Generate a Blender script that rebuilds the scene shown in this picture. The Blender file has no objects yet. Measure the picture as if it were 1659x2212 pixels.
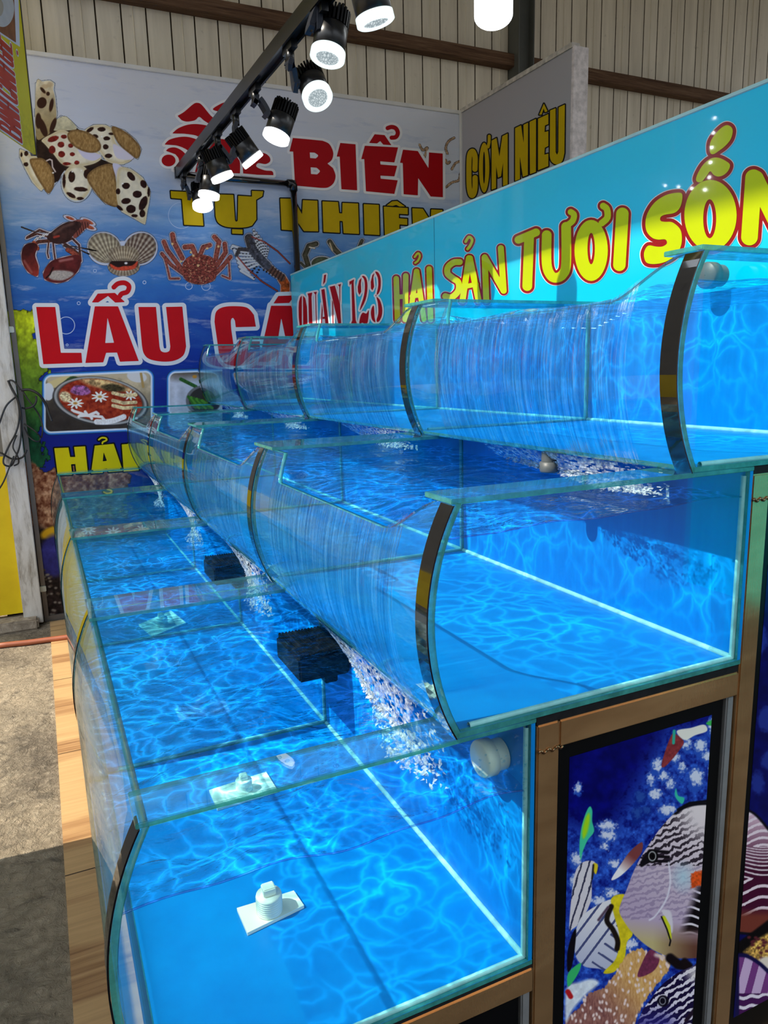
import bpy, bmesh, math, random
import numpy as np
from mathutils import Vector, Matrix

random.seed(4)
rng = np.random.default_rng(7)
C = bpy.context.scene.collection
SC = bpy.context.scene

# ------------------------------------------------------------------ camera
F_PX, YAW, PITCH, ROLL, EYE = 1590.04, 0.43144, 0.190768, -0.0256198, 1.69
fw = np.array([math.sin(YAW) * math.cos(PITCH), math.cos(YAW) * math.cos(PITCH), -math.sin(PITCH)])
r0 = np.array([math.cos(YAW), -math.sin(YAW), 0.0])
u0 = np.cross(r0, fw)
RT = math.cos(ROLL) * r0 + math.sin(ROLL) * u0
UP = -math.sin(ROLL) * r0 + math.cos(ROLL) * u0
cd = bpy.data.cameras.new('camera')
cd.sensor_fit = 'VERTICAL'; cd.sensor_height = 36.0
cd.lens = F_PX * 36.0 / 2212.0
cd.clip_start = 0.02; cd.clip_end = 200
cam = bpy.data.objects.new('camera', cd); C.objects.link(cam)
mw = Matrix(((RT[0], UP[0], -fw[0], 0), (RT[1], UP[1], -fw[1], 0), (RT[2], UP[2], -fw[2], EYE), (0, 0, 0, 1)))
cam.matrix_world = mw
SC.camera = cam

# ------------------------------------------------------------------ light and exposure
SUN_DIR = Vector((0.62, -0.05, -0.78)).normalized()      # the way the sunlight travels
SUN_E, SKY_E, EXPO = 5.6, 1.6, 0.0
sd = bpy.data.lights.new('sun', 'SUN'); sd.energy = SUN_E; sd.angle = 0.009; sd.color = (1.0, 0.90, 0.76)
so = bpy.data.objects.new('sun', sd); C.objects.link(so)
so.rotation_euler = SUN_DIR.to_track_quat('-Z', 'Y').to_euler()
wd = bpy.data.worlds.new('world'); SC.world = wd; wd.use_nodes = True
wn = wd.node_tree.nodes; wl = wd.node_tree.links
wn.clear()
wo = wn.new('ShaderNodeOutputWorld'); wb = wn.new('ShaderNodeBackground')
wt = wn.new('ShaderNodeTexCoord'); wsx = wn.new('ShaderNodeSeparateXYZ'); wr = wn.new('ShaderNodeValToRGB')
wl.new(wt.outputs['Generated'], wsx.inputs[0]); wl.new(wsx.outputs['Z'], wr.inputs[0])
e = wr.color_ramp.elements
e[0].position = 0.02; e[0].color = (0.20, 0.19, 0.18, 1)
e[1].position = 0.55; e[1].color = (1.25, 1.36, 1.5, 1)
wl.new(wr.outputs[0], wb.inputs[0]); wb.inputs[1].default_value = SKY_E
wl.new(wb.outputs[0], wo.inputs[0])
vs = SC.view_settings
vs.view_transform = 'Standard'; vs.look = 'None'; vs.exposure = EXPO; vs.gamma = 1.0; vs.use_curve_mapping = False
cy = SC.cycles
cy.transparent_max_bounces = 32; cy.max_bounces = 9; cy.diffuse_bounces = 3; cy.glossy_bounces = 4
cy.transmission_bounces = 6; cy.caustics_reflective = False; cy.caustics_refractive = False
cy.sample_clamp_indirect = 4.0; cy.use_adaptive_sampling = True; cy.adaptive_threshold = 0.03
try:
    cy.use_denoising = True; cy.denoiser = 'OPENIMAGEDENOISE'
except Exception:
    pass

# ------------------------------------------------------------------ photo measurements to places in the room
def rays(px, py):
    px = np.asarray(px, float); py = np.asarray(py, float)
    return (fw[None, :] + RT[None, :] * ((px.ravel() - 829.5) / F_PX)[:, None] - UP[None, :] * ((py.ravel() - 1106.0) / F_PX)[:, None])
def on_plane(px, py, p0, n):                 # points of the plane through p0 (eye-relative) with normal n
    d = rays(px, py); p0 = np.asarray(p0, float); n = np.asarray(n, float)
    t = (p0 @ n) / (d @ n)
    w = d * t[:, None]; w[:, 2] += EYE
    return w
def at(px, py, axis, val):                   # axis 0,1,2 with world value
    n = np.zeros(3); n[axis] = 1.0
    p0 = np.zeros(3); p0[axis] = val - (EYE if axis == 2 else 0)
    return Vector(on_plane([px], [py], p0, n)[0])
def project(W):
    W = np.asarray(W, float).copy(); W[:, 2] -= EYE
    z = W @ fw
    return 829.5 + F_PX * (W @ RT) / z, 1106.0 - F_PX * (W @ UP) / z

# ------------------------------------------------------------------ mesh helpers
class MB:
    def __init__(s): s.v = []; s.f = []; s.m = []; s.sm = []
    def add(s, vs_, fs, mat=0, smooth=False):
        o = len(s.v); s.v.extend([tuple(v) for v in vs_])
        for k, f in enumerate(fs):
            s.f.append(tuple(i + o for i in f)); s.m.append(mat if isinstance(mat, int) else mat[k]); s.sm.append(smooth)
    def box(s, a, b, mat=0):
        (x0, y0, z0), (x1, y1, z1) = a, b
        x0, x1 = min(x0, x1), max(x0, x1); y0, y1 = min(y0, y1), max(y0, y1); z0, z1 = min(z0, z1), max(z0, z1)
        v = [(x0,y0,z0),(x1,y0,z0),(x1,y1,z0),(x0,y1,z0),(x0,y0,z1),(x1,y0,z1),(x1,y1,z1),(x0,y1,z1)]
        # faces: bottom, top, -y, +y, -x, +x
        s.add(v, [(0,3,2,1),(4,5,6,7),(0,1,5,4),(2,3,7,6),(0,4,7,3),(1,2,6,5)], mat)
    def bbox(s, a, b, bev=0.003, mat=0):      # box with chamfered edges
        (x0, y0, z0), (x1, y1, z1) = a, b
        bm = bmesh.new(); bmesh.ops.create_cube(bm, size=1.0)
        for v in bm.verts:
            v.co = Vector((x0 + (v.co.x + .5) * (x1 - x0), y0 + (v.co.y + .5) * (y1 - y0), z0 + (v.co.z + .5) * (z1 - z0)))
        bmesh.ops.bevel(bm, geom=bm.edges[:], offset=bev, segments=2, affect='EDGES')
        s.bm(bm, mat)
    def bm(s, bm, mat=0, smooth=False, M=None):
        bm.verts.index_update()
        s.add([(M @ v.co if M else v.co) for v in bm.verts], [[v.index for v in f.verts] for f in bm.faces], mat, smooth); bm.free()
    def tube(s, pts, r, n=10, mat=0, caps=True, smooth=True):
        pts = [Vector(p) for p in pts]; rs = r if isinstance(r, (list, tuple)) else [r] * len(pts)
        o = len(s.v); prev = None
        for i, p in enumerate(pts):
            t = (pts[min(i + 1, len(pts) - 1)] - pts[max(i - 1, 0)]).normalized()
            if prev is None:
                a = t.orthogonal().normalized()
            else:
                a = (prev - t * prev.dot(t)).normalized()
            prev = a; b = t.cross(a)
            for k in range(n):
                q = 2 * math.pi * k / n
                s.v.append(tuple(p + (a * math.cos(q) + b * math.sin(q)) * rs[i]))
        for i in range(len(pts) - 1):
            for k in range(n):
                s.f.append((o + i*n + k, o + i*n + (k+1) % n, o + (i+1)*n + (k+1) % n, o + (i+1)*n + k)); s.m.append(mat); s.sm.append(smooth)
        if caps:
            s.f.append(tuple(o + k for k in range(n))[::-1]); s.m.append(mat); s.sm.append(False)
            s.f.append(tuple(o + (len(pts)-1)*n + k for k in range(n))); s.m.append(mat); s.sm.append(False)
    def lathe(s, prof, M=None, n=32, mat=0, smooth=True):   # prof: (r, z) list; mat may be a list per ring
        o = len(s.v)
        for (r, z) in prof:
            for k in range(n):
                q = 2 * math.pi * k / n; v = Vector((r * math.cos(q), r * math.sin(q), z))
                s.v.append(tuple(M @ v if M else v))
        for i in range(len(prof) - 1):
            for k in range(n):
                s.f.append((o + i*n + k, o + i*n + (k+1) % n, o + (i+1)*n + (k+1) % n, o + (i+1)*n + k))
                s.m.append(mat if isinstance(mat, int) else mat[i]); s.sm.append(smooth)
    def build(s, name, mats, parent=None, origin=(0, 0, 0)):
        me = bpy.data.meshes.new(name); ox, oy, oz = origin
        me.from_pydata([(x - ox, y - oy, z - oz) for x, y, z in s.v], [], s.f)
        for m in (mats if isinstance(mats, (list, tuple)) else [mats]): me.materials.append(m)
        me.polygons.foreach_set('material_index', s.m)
        me.polygons.foreach_set('use_smooth', s.sm)
        me.update()
        o = bpy.data.objects.new(name, me); C.objects.link(o)
        if parent is not None: o.parent = parent
        else: o.location = origin
        return o
def thing(name, loc, label, cat, group=None):
    o = bpy.data.objects.new(name, None); C.objects.link(o); o.location = loc; o.empty_display_size = 0.1
    o['label'] = label; o['category'] = cat
    if group: o['group'] = group
    return o
def tag(o, label, cat, group=None, kind=None):
    o['label'] = label; o['category'] = cat
    if group: o['group'] = group
    if kind: o['kind'] = kind
    return o
def struct(o, label=None, cat=None):
    o['kind'] = 'structure'
    if label: o['label'] = label; o['category'] = cat
    return o
def grid_obj(name, P, mat, parent=None, origin=(0,0,0), keep=None, rgb=None, smooth=True):   # P: (ny,nx,3)
    ny, nx, _ = P.shape
    idx = np.arange(ny * nx).reshape(ny, nx)
    q = np.stack([idx[:-1,:-1], idx[:-1,1:], idx[1:,1:], idx[1:,:-1]], -1).reshape(-1, 4)
    V = P.reshape(-1, 3) - np.array(origin)
    col = None if rgb is None else rgb.reshape(-1, 3)
    if keep is not None:
        q = q[keep.reshape(-1)[q].any(1)] if rgb is not None else q[keep.reshape(-1)[q].all(1)]
        used = np.unique(q); mp = np.full(ny * nx, -1); mp[used] = np.arange(len(used))
        q = mp[q]; V = V[used]; col = None if col is None else col[used]
    me = bpy.data.meshes.new(name)
    me.vertices.add(len(V)); me.vertices.foreach_set('co', V.astype(np.float32).ravel())
    me.loops.add(q.size); me.loops.foreach_set('vertex_index', q.astype(np.int32).ravel())
    me.polygons.add(len(q)); me.polygons.foreach_set('loop_start', np.arange(0, q.size, 4, dtype=np.int32))
    try: me.polygons.foreach_set('loop_total', np.full(len(q), 4, dtype=np.int32))
    except Exception: pass
    if col is not None:
        ca = me.color_attributes.new('print', 'FLOAT_COLOR', 'POINT')
        lin = np.clip(col, 0, 1); lin = np.where(lin <= .04045, lin / 12.92, ((lin + .055) / 1.055) ** 2.4)
        ca.data.foreach_set('color', np.concatenate([lin, np.ones((len(lin), 1))], 1).astype(np.float32).ravel())
    me.update(calc_edges=True); me.validate()
    me.polygons.foreach_set('use_smooth', np.full(len(me.polygons), smooth, dtype=bool))
    me.materials.append(mat)
    o = bpy.data.objects.new(name, me); C.objects.link(o)
    if parent is not None: o.parent = parent
    else: o.location = origin
    return o

# ------------------------------------------------------------------ materials
def s2l(c):
    return tuple((x / 12.92 if x <= .04045 else ((x + .055) / 1.055) ** 2.4) for x in (v / 255.0 for v in c)) + (1.0,)
class NT:
    def __init__(s, name):
        s.m = bpy.data.materials.new(name); s.m.use_nodes = True; s.n = s.m.node_tree.nodes; s.l = s.m.node_tree.links; s.n.clear()
        s.out = s.n.new('ShaderNodeOutputMaterial')
    def node(s, t, **kw):
        n = s.n.new('ShaderNode' + t)
        for k, v in kw.items():
            if k.startswith('_'): setattr(n, k[1:], v)
            else:
                key = int(k[1:]) if k[0] == 'i' and k[1:].isdigit() else k.replace('__', ' ')
                if hasattr(v, 'links') or isinstance(v, bpy.types.NodeSocket): s.l.new(v, n.inputs[key])
                else: n.inputs[key].default_value = v
        return n
    def coord(s, scale=(1,1,1), kind='Object', rot=(0,0,0)):
        t = s.node('TexCoord'); m = s.node('Mapping'); s.l.new(t.outputs[kind], m.inputs[0])
        m.inputs['Scale'].default_value = scale; m.inputs['Rotation'].default_value = rot
        return m.outputs[0]
    def noise(s, vec, scale=5, detail=4, rough=.55, dist=0):
        n = s.node('TexNoise'); s.l.new(vec, n.inputs['Vector']); n.inputs['Scale'].default_value = scale
        n.inputs['Detail'].default_value = detail; n.inputs['Roughness'].default_value = rough; n.inputs['Distortion'].default_value = dist
        return n.outputs['Fac']
    def ramp(s, fac, stops, interp='LINEAR'):
        r = s.node('ValToRGB'); s.l.new(fac, r.inputs[0]); cr = r.color_ramp; cr.interpolation = interp
        while len(cr.elements) < len(stops): cr.elements.new(0.5)
        for e_, (p, c) in zip(cr.elements, stops):
            e_.position = p; e_.color = c if len(c) == 4 else tuple(c) + (1,)
        return r.outputs[0]
    def mix(s, fac, a, b, mode='MIX'):
        n = s.n.new('ShaderNodeMix'); n.data_type = 'RGBA'; n.blend_type = mode
        for k, v in ((0, fac), (6, a), (7, b)):
            if isinstance(v, bpy.types.NodeSocket): s.l.new(v, n.inputs[k])
            else: n.inputs[k].default_value = v
        return n.outputs[2]
    def math(s, op, a, b=0.0, clamp=False):
        n = s.n.new('ShaderNodeMath'); n.operation = op; n.use_clamp = clamp
        for k, v in ((0, a), (1, b)):
            if isinstance(v, bpy.types.NodeSocket): s.l.new(v, n.inputs[k])
            else: n.inputs[k].default_value = v
        return n.outputs[0]
    def bump(s, h, strength=.3, dist=.01):
        b = s.node('Bump'); s.l.new(h, b.inputs['Height']); b.inputs['Strength'].default_value = strength; b.inputs['Distance'].default_value = dist
        return b.outputs[0]
    def schlick(s, f0=.04, normal=None, top=.9):      # mirror share of a clean pane, the same from either side
        w = s.node('LayerWeight'); w.inputs['Blend'].default_value = .5
        if normal is not None: s.l.new(normal, w.inputs['Normal'])
        return s.math('ADD', s.math('MULTIPLY', s.math('POWER', w.outputs['Facing'], 5.0), top - f0), f0, True)
    def principled(s, color, rough=.5, metal=0., spec=.5, normal=None, coat=0., emit=None, estr=0.):
        p = s.node('BsdfPrincipled')
        for k, v in (('Base Color', color), ('Roughness', rough), ('Metallic', metal), ('Specular IOR Level', spec), ('Coat Weight', coat)):
            if isinstance(v, bpy.types.NodeSocket): s.l.new(v, p.inputs[k])
            else: p.inputs[k].default_value = v
        p.inputs['Coat Roughness'].default_value = 0.03
        if normal is not None: s.l.new(normal, p.inputs['Normal'])
        if emit is not None: p.inputs['Emission Color'].default_value = emit; p.inputs['Emission Strength'].default_value = estr
        s.l.new(p.outputs[0], s.out.inputs[0]); return s.m
def plain(name, c, rough=.5, metal=0., spec=.5, var=.12, vs_=8., coat=0.):
    n = NT(name); f = n.noise(n.coord(), vs_, 5, .6)
    c = s2l(c); d = tuple(x * (1 - var) for x in c[:3]) + (1,); b = tuple(min(1, x * (1 + var)) for x in c[:3]) + (1,)
    return n.principled(n.ramp(f, [(.3, d), (.7, b)]), rough, metal, spec, coat=coat)
def thin_glass(name, tint, ior=1.5, rough=0.0, haze=0.0, hcol=(.7,.85,.9,1), bump=None, refl=(1,1,1,1)):
    n = NT(name)
    tr = n.node('BsdfTransparent', Color=tint)
    gl = n.node('BsdfGlossy', Color=refl, Roughness=rough)
    nm = None
    if bump:
        sc, rot, nscale, st, di = bump
        nm = n.bump(n.noise(n.coord(sc, rot=rot), nscale, 5, .6), st, di)
        n.l.new(nm, gl.inputs['Normal'])
    base = tr.outputs[0]
    if haze > 0:
        df = n.node('BsdfDiffuse', Color=hcol); h = n.noise(n.coord(), 9, 6, .65)
        hf = n.math('MULTIPLY', n.ramp(h, [(.35, (0,0,0)), (.75, (1,1,1))]), haze)
        m0 = n.node('MixShader'); n.l.new(hf, m0.inputs[0]); n.l.new(base, m0.inputs[1]); n.l.new(df.outputs[0], m0.inputs[2]); base = m0.outputs[0]
    mx = n.node('MixShader'); n.l.new(n.schlick(.03, nm), mx.inputs[0]); n.l.new(base, mx.inputs[1]); n.l.new(gl.outputs[0], mx.inputs[2])
    n.l.new(mx.outputs[0], n.out.inputs[0]); return n.m
def print_mat(name, rough=.35, coat=.3, spec=.12):
    n = NT(name); a = n.node('VertexColor'); a.layer_name = 'print'
    return n.principled(a.outputs[0], rough, 0, spec, coat=coat)

M_GLASS = thin_glass('clear_glass', (.92, .985, .99, 1), haze=.02, hcol=(.02,.6,.8,1))
M_DIVID = thin_glass('divider_glass', (.70, .92, .95, 1), haze=.30, hcol=(.0,.42,.58,1))
M_LID = thin_glass('brace_glass', (.82, .95, .95, 1), haze=.09, hcol=(.25,.70,.74,1))
def edge_glass(name, c, tint, share):             # cut edge of a pane: partly clear, partly milky green
    n = NT(name); f = n.noise(n.coord(), 30, 5, .6); c = s2l(c)
    df = n.node('BsdfDiffuse', Color=n.ramp(f, [(.3, tuple(x*.65 for x in c[:3])), (.7, tuple(min(1, x*1.35) for x in c[:3]))])); tr = n.node('BsdfTransparent', Color=tint); gl = n.node('BsdfGlossy', Roughness=.08)
    m0 = n.node('MixShader', i0=share); n.l.new(tr.outputs[0], m0.inputs[1]); n.l.new(df.outputs[0], m0.inputs[2])
    mx = n.node('MixShader'); n.l.new(n.schlick(.05), mx.inputs[0]); n.l.new(m0.outputs[0], mx.inputs[1]); n.l.new(gl.outputs[0], mx.inputs[2]); n.l.new(mx.outputs[0], n.out.inputs[0]); return n.m
M_EDGE = edge_glass('glass_edge', (70, 164, 156), (.45, .80, .80, 1), .62)
M_EDGE_D = edge_glass('glass_edge_dark', (12, 86, 86), (.55, .82, .84, 1), .5)
M_BLACKG = plain('black_gloss', (10, 10, 12), .06, 0, .6, .1, coat=1.0)
M_BLACK = plain('black_satin', (7, 7, 8), .45, 0, .15)
M_FOAM_B = plain('black_foam', (24, 24, 26), .8, 0, .2, .3, 60)
M_SIL = plain('silicone', (150, 205, 205), .4, 0, .4, .25, 20)
M_WHITE = plain('white_plastic', (232, 232, 214), .4, 0, .5, .06)
M_GREYP = plain('grey_plastic', (84, 90, 92), .45, 0, .5, .12)
def film(name, c1, c2, streak):
    n = NT(name); v = n.coord((1, 1, 1)); f = n.noise(v, 2.2, 4, .55, .6); g = n.noise(n.coord(streak), 6, 4, .6)
    return n.principled(n.mix(n.math('MULTIPLY', g, .6), n.ramp(f, [(.3, s2l(c1)), (.7, s2l(c2))]), s2l((0, 156, 230))), .35, 0, .3, coat=.0)
M_BASE = film('blue_base_film', (0, 96, 176), (0, 122, 202), (1.5, 1.5, 1.5))
M_BACK = film('blue_back_film', (0, 100, 188), (0, 124, 210), (9, 9, .6))
# ================================================================== the setting
TX = [0.0627, 0.5794, 1.0955]                 # front of each tier's braces
TZ = [EYE - .6185, EYE - .2045, EYE + .2046]  # top of each tier's braces
BACK = .686                                   # depth of a tier
HTS = [.508, .4139, .409]                                    # height of a tier
Y0, DY, NT_ = 1.0, 1.09, 4
YE = Y0 + DY * NT_
MUR_Y = 5.55
SIGN_X = 1.82

n = NT('rough_concrete'); v = n.coord((1, 1, 1)); f1 = n.noise(v, 1.6, 6, .65, .3); f2 = n.noise(v, 26, 6, .7, .5); f3 = n.noise(v, 7, 5, .6, 1.2)
c1 = n.ramp(f1, [(.3, s2l((122, 111, 96))), (.5, s2l((170, 155, 132))), (.72, s2l((204, 185, 157)))])
c2 = n.mix(n.math('MULTIPLY', n.ramp(f3, [(.55, (0, 0, 0)), (.7, (1, 1, 1))]), .65), c1, s2l((84, 78, 70)))
c3 = n.mix(n.math('MULTIPLY', n.ramp(f2, [(.5, (0, 0, 0)), (.72, (1, 1, 1))]), .5), c2, s2l((206, 192, 168)))
M_CONC = n.principled(c3, .85, 0, .3, n.bump(n.math('ADD', f2, n.math('MULTIPLY', f3, .9)), 1.0, .035))
b = MB(); b.box((-14, -9, -.1), (12, 9, 0)); struct(b.build('floor', M_CONC))

b = MB(); b.box((-.10, -9, 0), (12, .96, .008)); struct(b.build('floor_dark_added', plain('added_dark_ground', (52, 54, 58), .9, 0, .15, .3, 40)))  # unseen dark ground added in front to darken reflections in panes and doors

n = NT('wood_vinyl'); v = n.coord((.7, 16, 1)); g = n.noise(v, 3.0, 6, .65, .4); g2 = n.noise(n.coord((.4, 2.6, 1)), 1.6, 2, .5)
wc = n.ramp(g, [(.25, s2l((126, 88, 58))), (.5, s2l((178, 136, 92))), (.75, s2l((212, 172, 122)))])
wc = n.mix(n.math('MULTIPLY', n.ramp(g2, [(.42, (0, 0, 0)), (.5, (1, 1, 1))]), .55), wc, s2l((226, 188, 132)))
sx = n.node('SeparateXYZ'); n.l.new(n.coord(), sx.inputs[0])
seam = n.math('LESS_THAN', n.math('MODULO', n.math('ADD', sx.outputs['Y'], 20.48), .92), .006)
wc = n.mix(seam, wc, s2l((50, 34, 24)))
M_WOOD = n.principled(wc, .42, 0, .4, n.bump(g, .15, .004))
b = MB(); b.box((-.083, .96, 0), (2.1, 5.5, .006))
struct(b.build('floor_vinyl', M_WOOD))

n = NT('corrugated_white'); v = n.coord((1, 1, 1)); f = n.noise(n.coord((6, 1, .5)), 2.5, 5, .6); g = n.noise(v, 14, 5, .7)
cw = n.ramp(f, [(.3, s2l((206, 196, 174))), (.7, s2l((232, 222, 200)))])
cw = n.mix(n.math('MULTIPLY', n.ramp(g, [(.62, (0, 0, 0)), (.74, (1, 1, 1))]), .35), cw, s2l((120, 106, 88)))
M_CORR = n.principled(cw, .55, 0, .35)
M_SEAM = plain('seam_dirt', (104, 92, 74), .8, 0, .2, .5, 18)
b = MB(); WY = 5.78
x = -2.2; k = 0
while x < 9.5:                                # standing panels with a narrow dirty groove between them
    w_ = .166
    b.add([(x, WY, 0), (x + w_ - .010, WY, 0), (x + w_ - .010, WY, 6.0), (x, WY, 6.0)], [(0, 1, 2, 3)], 0)
    b.add([(x + w_ - .010, WY, 0), (x + w_ - .005, WY + .02, 0), (x + w_ - .005, WY + .02, 6.0), (x + w_ - .010, WY, 6.0)], [(0, 1, 2, 3)], 1)
    b.add([(x + w_ - .005, WY + .02, 0), (x + w_, WY, 0), (x + w_, WY, 6.0), (x + w_ - .005, WY + .02, 6.0)], [(0, 1, 2, 3)], 1)
    if k % 2 == 0:
        xm = x + w_ * .42
        b.add([(xm, WY, 0), (xm + .004, WY - .006, 0), (xm + .008, WY, 0), (xm, WY, 6.0), (xm + .004, WY - .006, 6.0), (xm + .008, WY, 6.0)], [(0, 1, 4, 3), (1, 2, 5, 4)], 0)
    x += w_; k += 1
b.add([(-2.2, WY + .04, 0), (9.5, WY + .04, 0), (9.5, WY + .04, 6.0), (-2.2, WY + .04, 6.0)], [(0, 1, 2, 3)], 0)
struct(b.build('wall_back', [M_CORR, M_SEAM]))

n = NT('old_timber'); g = n.noise(n.coord((.6, 14, 14)), 4, 6, .7, .6)
M_TIMB = n.principled(n.ramp(g, [(.3, s2l((62, 42, 30))), (.55, s2l((104, 78, 58))), (.8, s2l((134, 110, 86)))]), .85, 0, .2, n.bump(g, .5, .01))
pz = at(829, 82, 1, 5.71).z
cL, cR = at(1115.5, 120, 1, 5.66).x, at(1150, 120, 1, 5.66).x
b = MB(); b.bbox((-2, 5.69, pz - .05), (cL + .01, WY, pz + .05), .004); struct(b.build('trim_1', M_TIMB))
b = MB(); b.bbox((cR - .01, 5.69, pz - .05), (9.4, WY, pz + .05), .004); struct(b.build('trim_2', M_TIMB))
M_STEEL = plain('painted_steel', (86, 88, 82), .5, 0, .5, .15, 3)
b = MB(); b.bbox((cL, 5.63, 0), (cL + .012, WY, 6.0), .002); b.bbox((cR - .012, 5.63, 0), (cR, WY, 6.0), .002); b.bbox((cL + .01, 5.70, 0), (cR - .01, 5.712, 6.0), .002)
struct(b.build('steel_column', M_STEEL), None)
M_ROOF = plain('roof_sheet', (170, 166, 156), .6, 0, .3, .1, 2)
b = MB(); b.box((1.82 - (6.0 - 2.118) * .62 / .78, -1.6, 6.0), (9.6, 6.2, 6.06)); struct(b.build('ceiling', M_ROOF))

n = NT('yellow_paint'); v = n.coord(); f = n.noise(v, 3, 5, .6); g = n.noise(v, 16, 6, .7, 1)
yc = n.ramp(f, [(.3, s2l((214, 182, 10))), (.7, s2l((236, 208, 24)))])
yc = n.mix(n.math('MULTIPLY', n.ramp(g, [(.66, (0, 0, 0)), (.73, (1, 1, 1))]), .7), yc, s2l((128, 104, 40)))
M_YEL = n.principled(yc, .5, 0, .4)
n = NT('aged_white'); f = n.noise(n.coord((5, 5, 1)), 4, 6, .7, .4)
M_AGED = n.principled(n.ramp(f, [(.32, s2l((150, 142, 130))), (.5, s2l((206, 202, 194))), (.8, s2l((226, 224, 218)))]), .6, 0, .3, n.bump(f, .2, .005))
colL, colR = at(44, 1276, 1, 5.46).x, at(86.5, 1276, 1, 5.46).x
b = MB(); zy = at(22, 985, 1, 5.5).z; b.box((-9.5, 5.50, .10), (colL + .01, 5.56, zy)); b.box((-9.5, 5.502, zy), (colL + .01, 5.56, 6.0), 1)
struct(b.build('wall_left', [M_YEL, plain('grey_render', (120, 116, 108), .8)]))
b = MB(); b.bbox((colL, 5.46, .02), (colR, 5.62, 6.0), .004); struct(b.build('post_left', M_AGED))
n = NT('curb'); f = n.noise(n.coord(), 14, 6, .7, .5)
M_CURB = n.principled(n.ramp(f, [(.3, s2l((110, 98, 84))), (.7, s2l((190, 176, 156)))]), .9, 0, .2, n.bump(f, .8, .02))
b = MB(); b.bbox((-9.5, 5.38, 0), (colR - .03, 5.60, .075), .012); struct(b.build('trim_3', M_CURB))
# unseen blocker added left of the view; shades the near floor, dims reflections
b = MB(); b.bbox((-1.0, -4, 0), (-.78, 2.78, 1.08), .01); b.bbox((-1.0, -4, 1.08), (-.80, -.95, 3.6), .01); b.bbox((-1.0, -.62, 1.08), (-.80, 1.06, 3.6), .01); struct(b.build('wall_shade_blocker', plain('shade_blocker_paint', (170, 160, 146), .8)))

# a brown plastic pipe lying on the floor at the foot of the wall
p0 = at(-30, 1398, 2, .018); p1 = at(60, 1388, 2, .018); p2 = at(150, 1376, 2, .018); p3 = at(215, 1374, 2, .018)
b = MB(); b.tube([p0, p0.lerp(p1, .5) + Vector((0, .004, 0)), p1, p2, p3], .018, 12)
tag(b.build('floor_pipe', plain('brown_pipe', (158, 88, 58), .45), None, tuple(p1)), 'reddish brown plastic pipe lying on the floor along the foot of the back wall', 'pipe')

# a coil of thin black cable hanging on the white post
cable = MB()
M_CAB = plain('cable_black', (34, 32, 30), .5)
def loop3(pts, r, yy=5.44, jit=.012):
    P = [at(x_, y_, 1, yy - jit * (i % 3)) for i, (x_, y_) in enumerate(pts)]
    Q = []
    for i in range(len(P) - 1):                # Catmull-Rom
        a0, a1, a2, a3 = P[max(i-1, 0)], P[i], P[i+1], P[min(i+2, len(P)-1)]
        for t in np.linspace(0, 1, 8, endpoint=False):
            Q.append(.5 * ((2*a1) + (-a0 + a2)*t + (2*a0 - 5*a1 + 4*a2 - a3)*t*t + (-a0 + 3*a1 - 3*a2 + a3)*t**3))
    Q.append(P[-1]); return Q
for pts, r_ in (([(17, 822), (26, 842), (36, 860), (42, 885), (40, 915), (33, 938), (20, 962), (8, 990), (10, 1004), (24, 1006), (32, 992), (42, 965), (46, 930), (45, 890), (38, 862), (20, 826), (30, 824), (44, 842)], .006),
                ([(33, 858), (14, 876), (2, 905), (-8, 940), (-6, 972), (6, 980), (26, 991), (48, 988), (58, 972)], .006),
                ([(46, 843), (64, 842), (84, 852), (98, 872), (106, 895), (112, 910)], .009),
                ([(48, 843), (60, 862), (72, 878), (84, 896), (91, 915), (92, 930), (90, 945)], .005),
                ([(78, 856), (78, 868), (70, 878), (56, 882), (48, 881)], .007),
                ([(52, 915), (66, 924), (80, 935), (87, 945), (84, 953), (74, 952), (62, 942), (52, 922)], .005),
                ([(36, 940), (28, 965), (38, 985), (40, 1000), (30, 1006)], .005),
                ([(30, 985), (20, 1010), (8, 1040), (-4, 1060)], .005)):
    cable.tube(loop3(pts, r_), r_, 7)
tag(cable.build('cable_coil', M_CAB, None, tuple(at(40, 900, 1, 5.44))), 'loose coil of thin black cable hanging on the white post at the left', 'cable')

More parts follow.
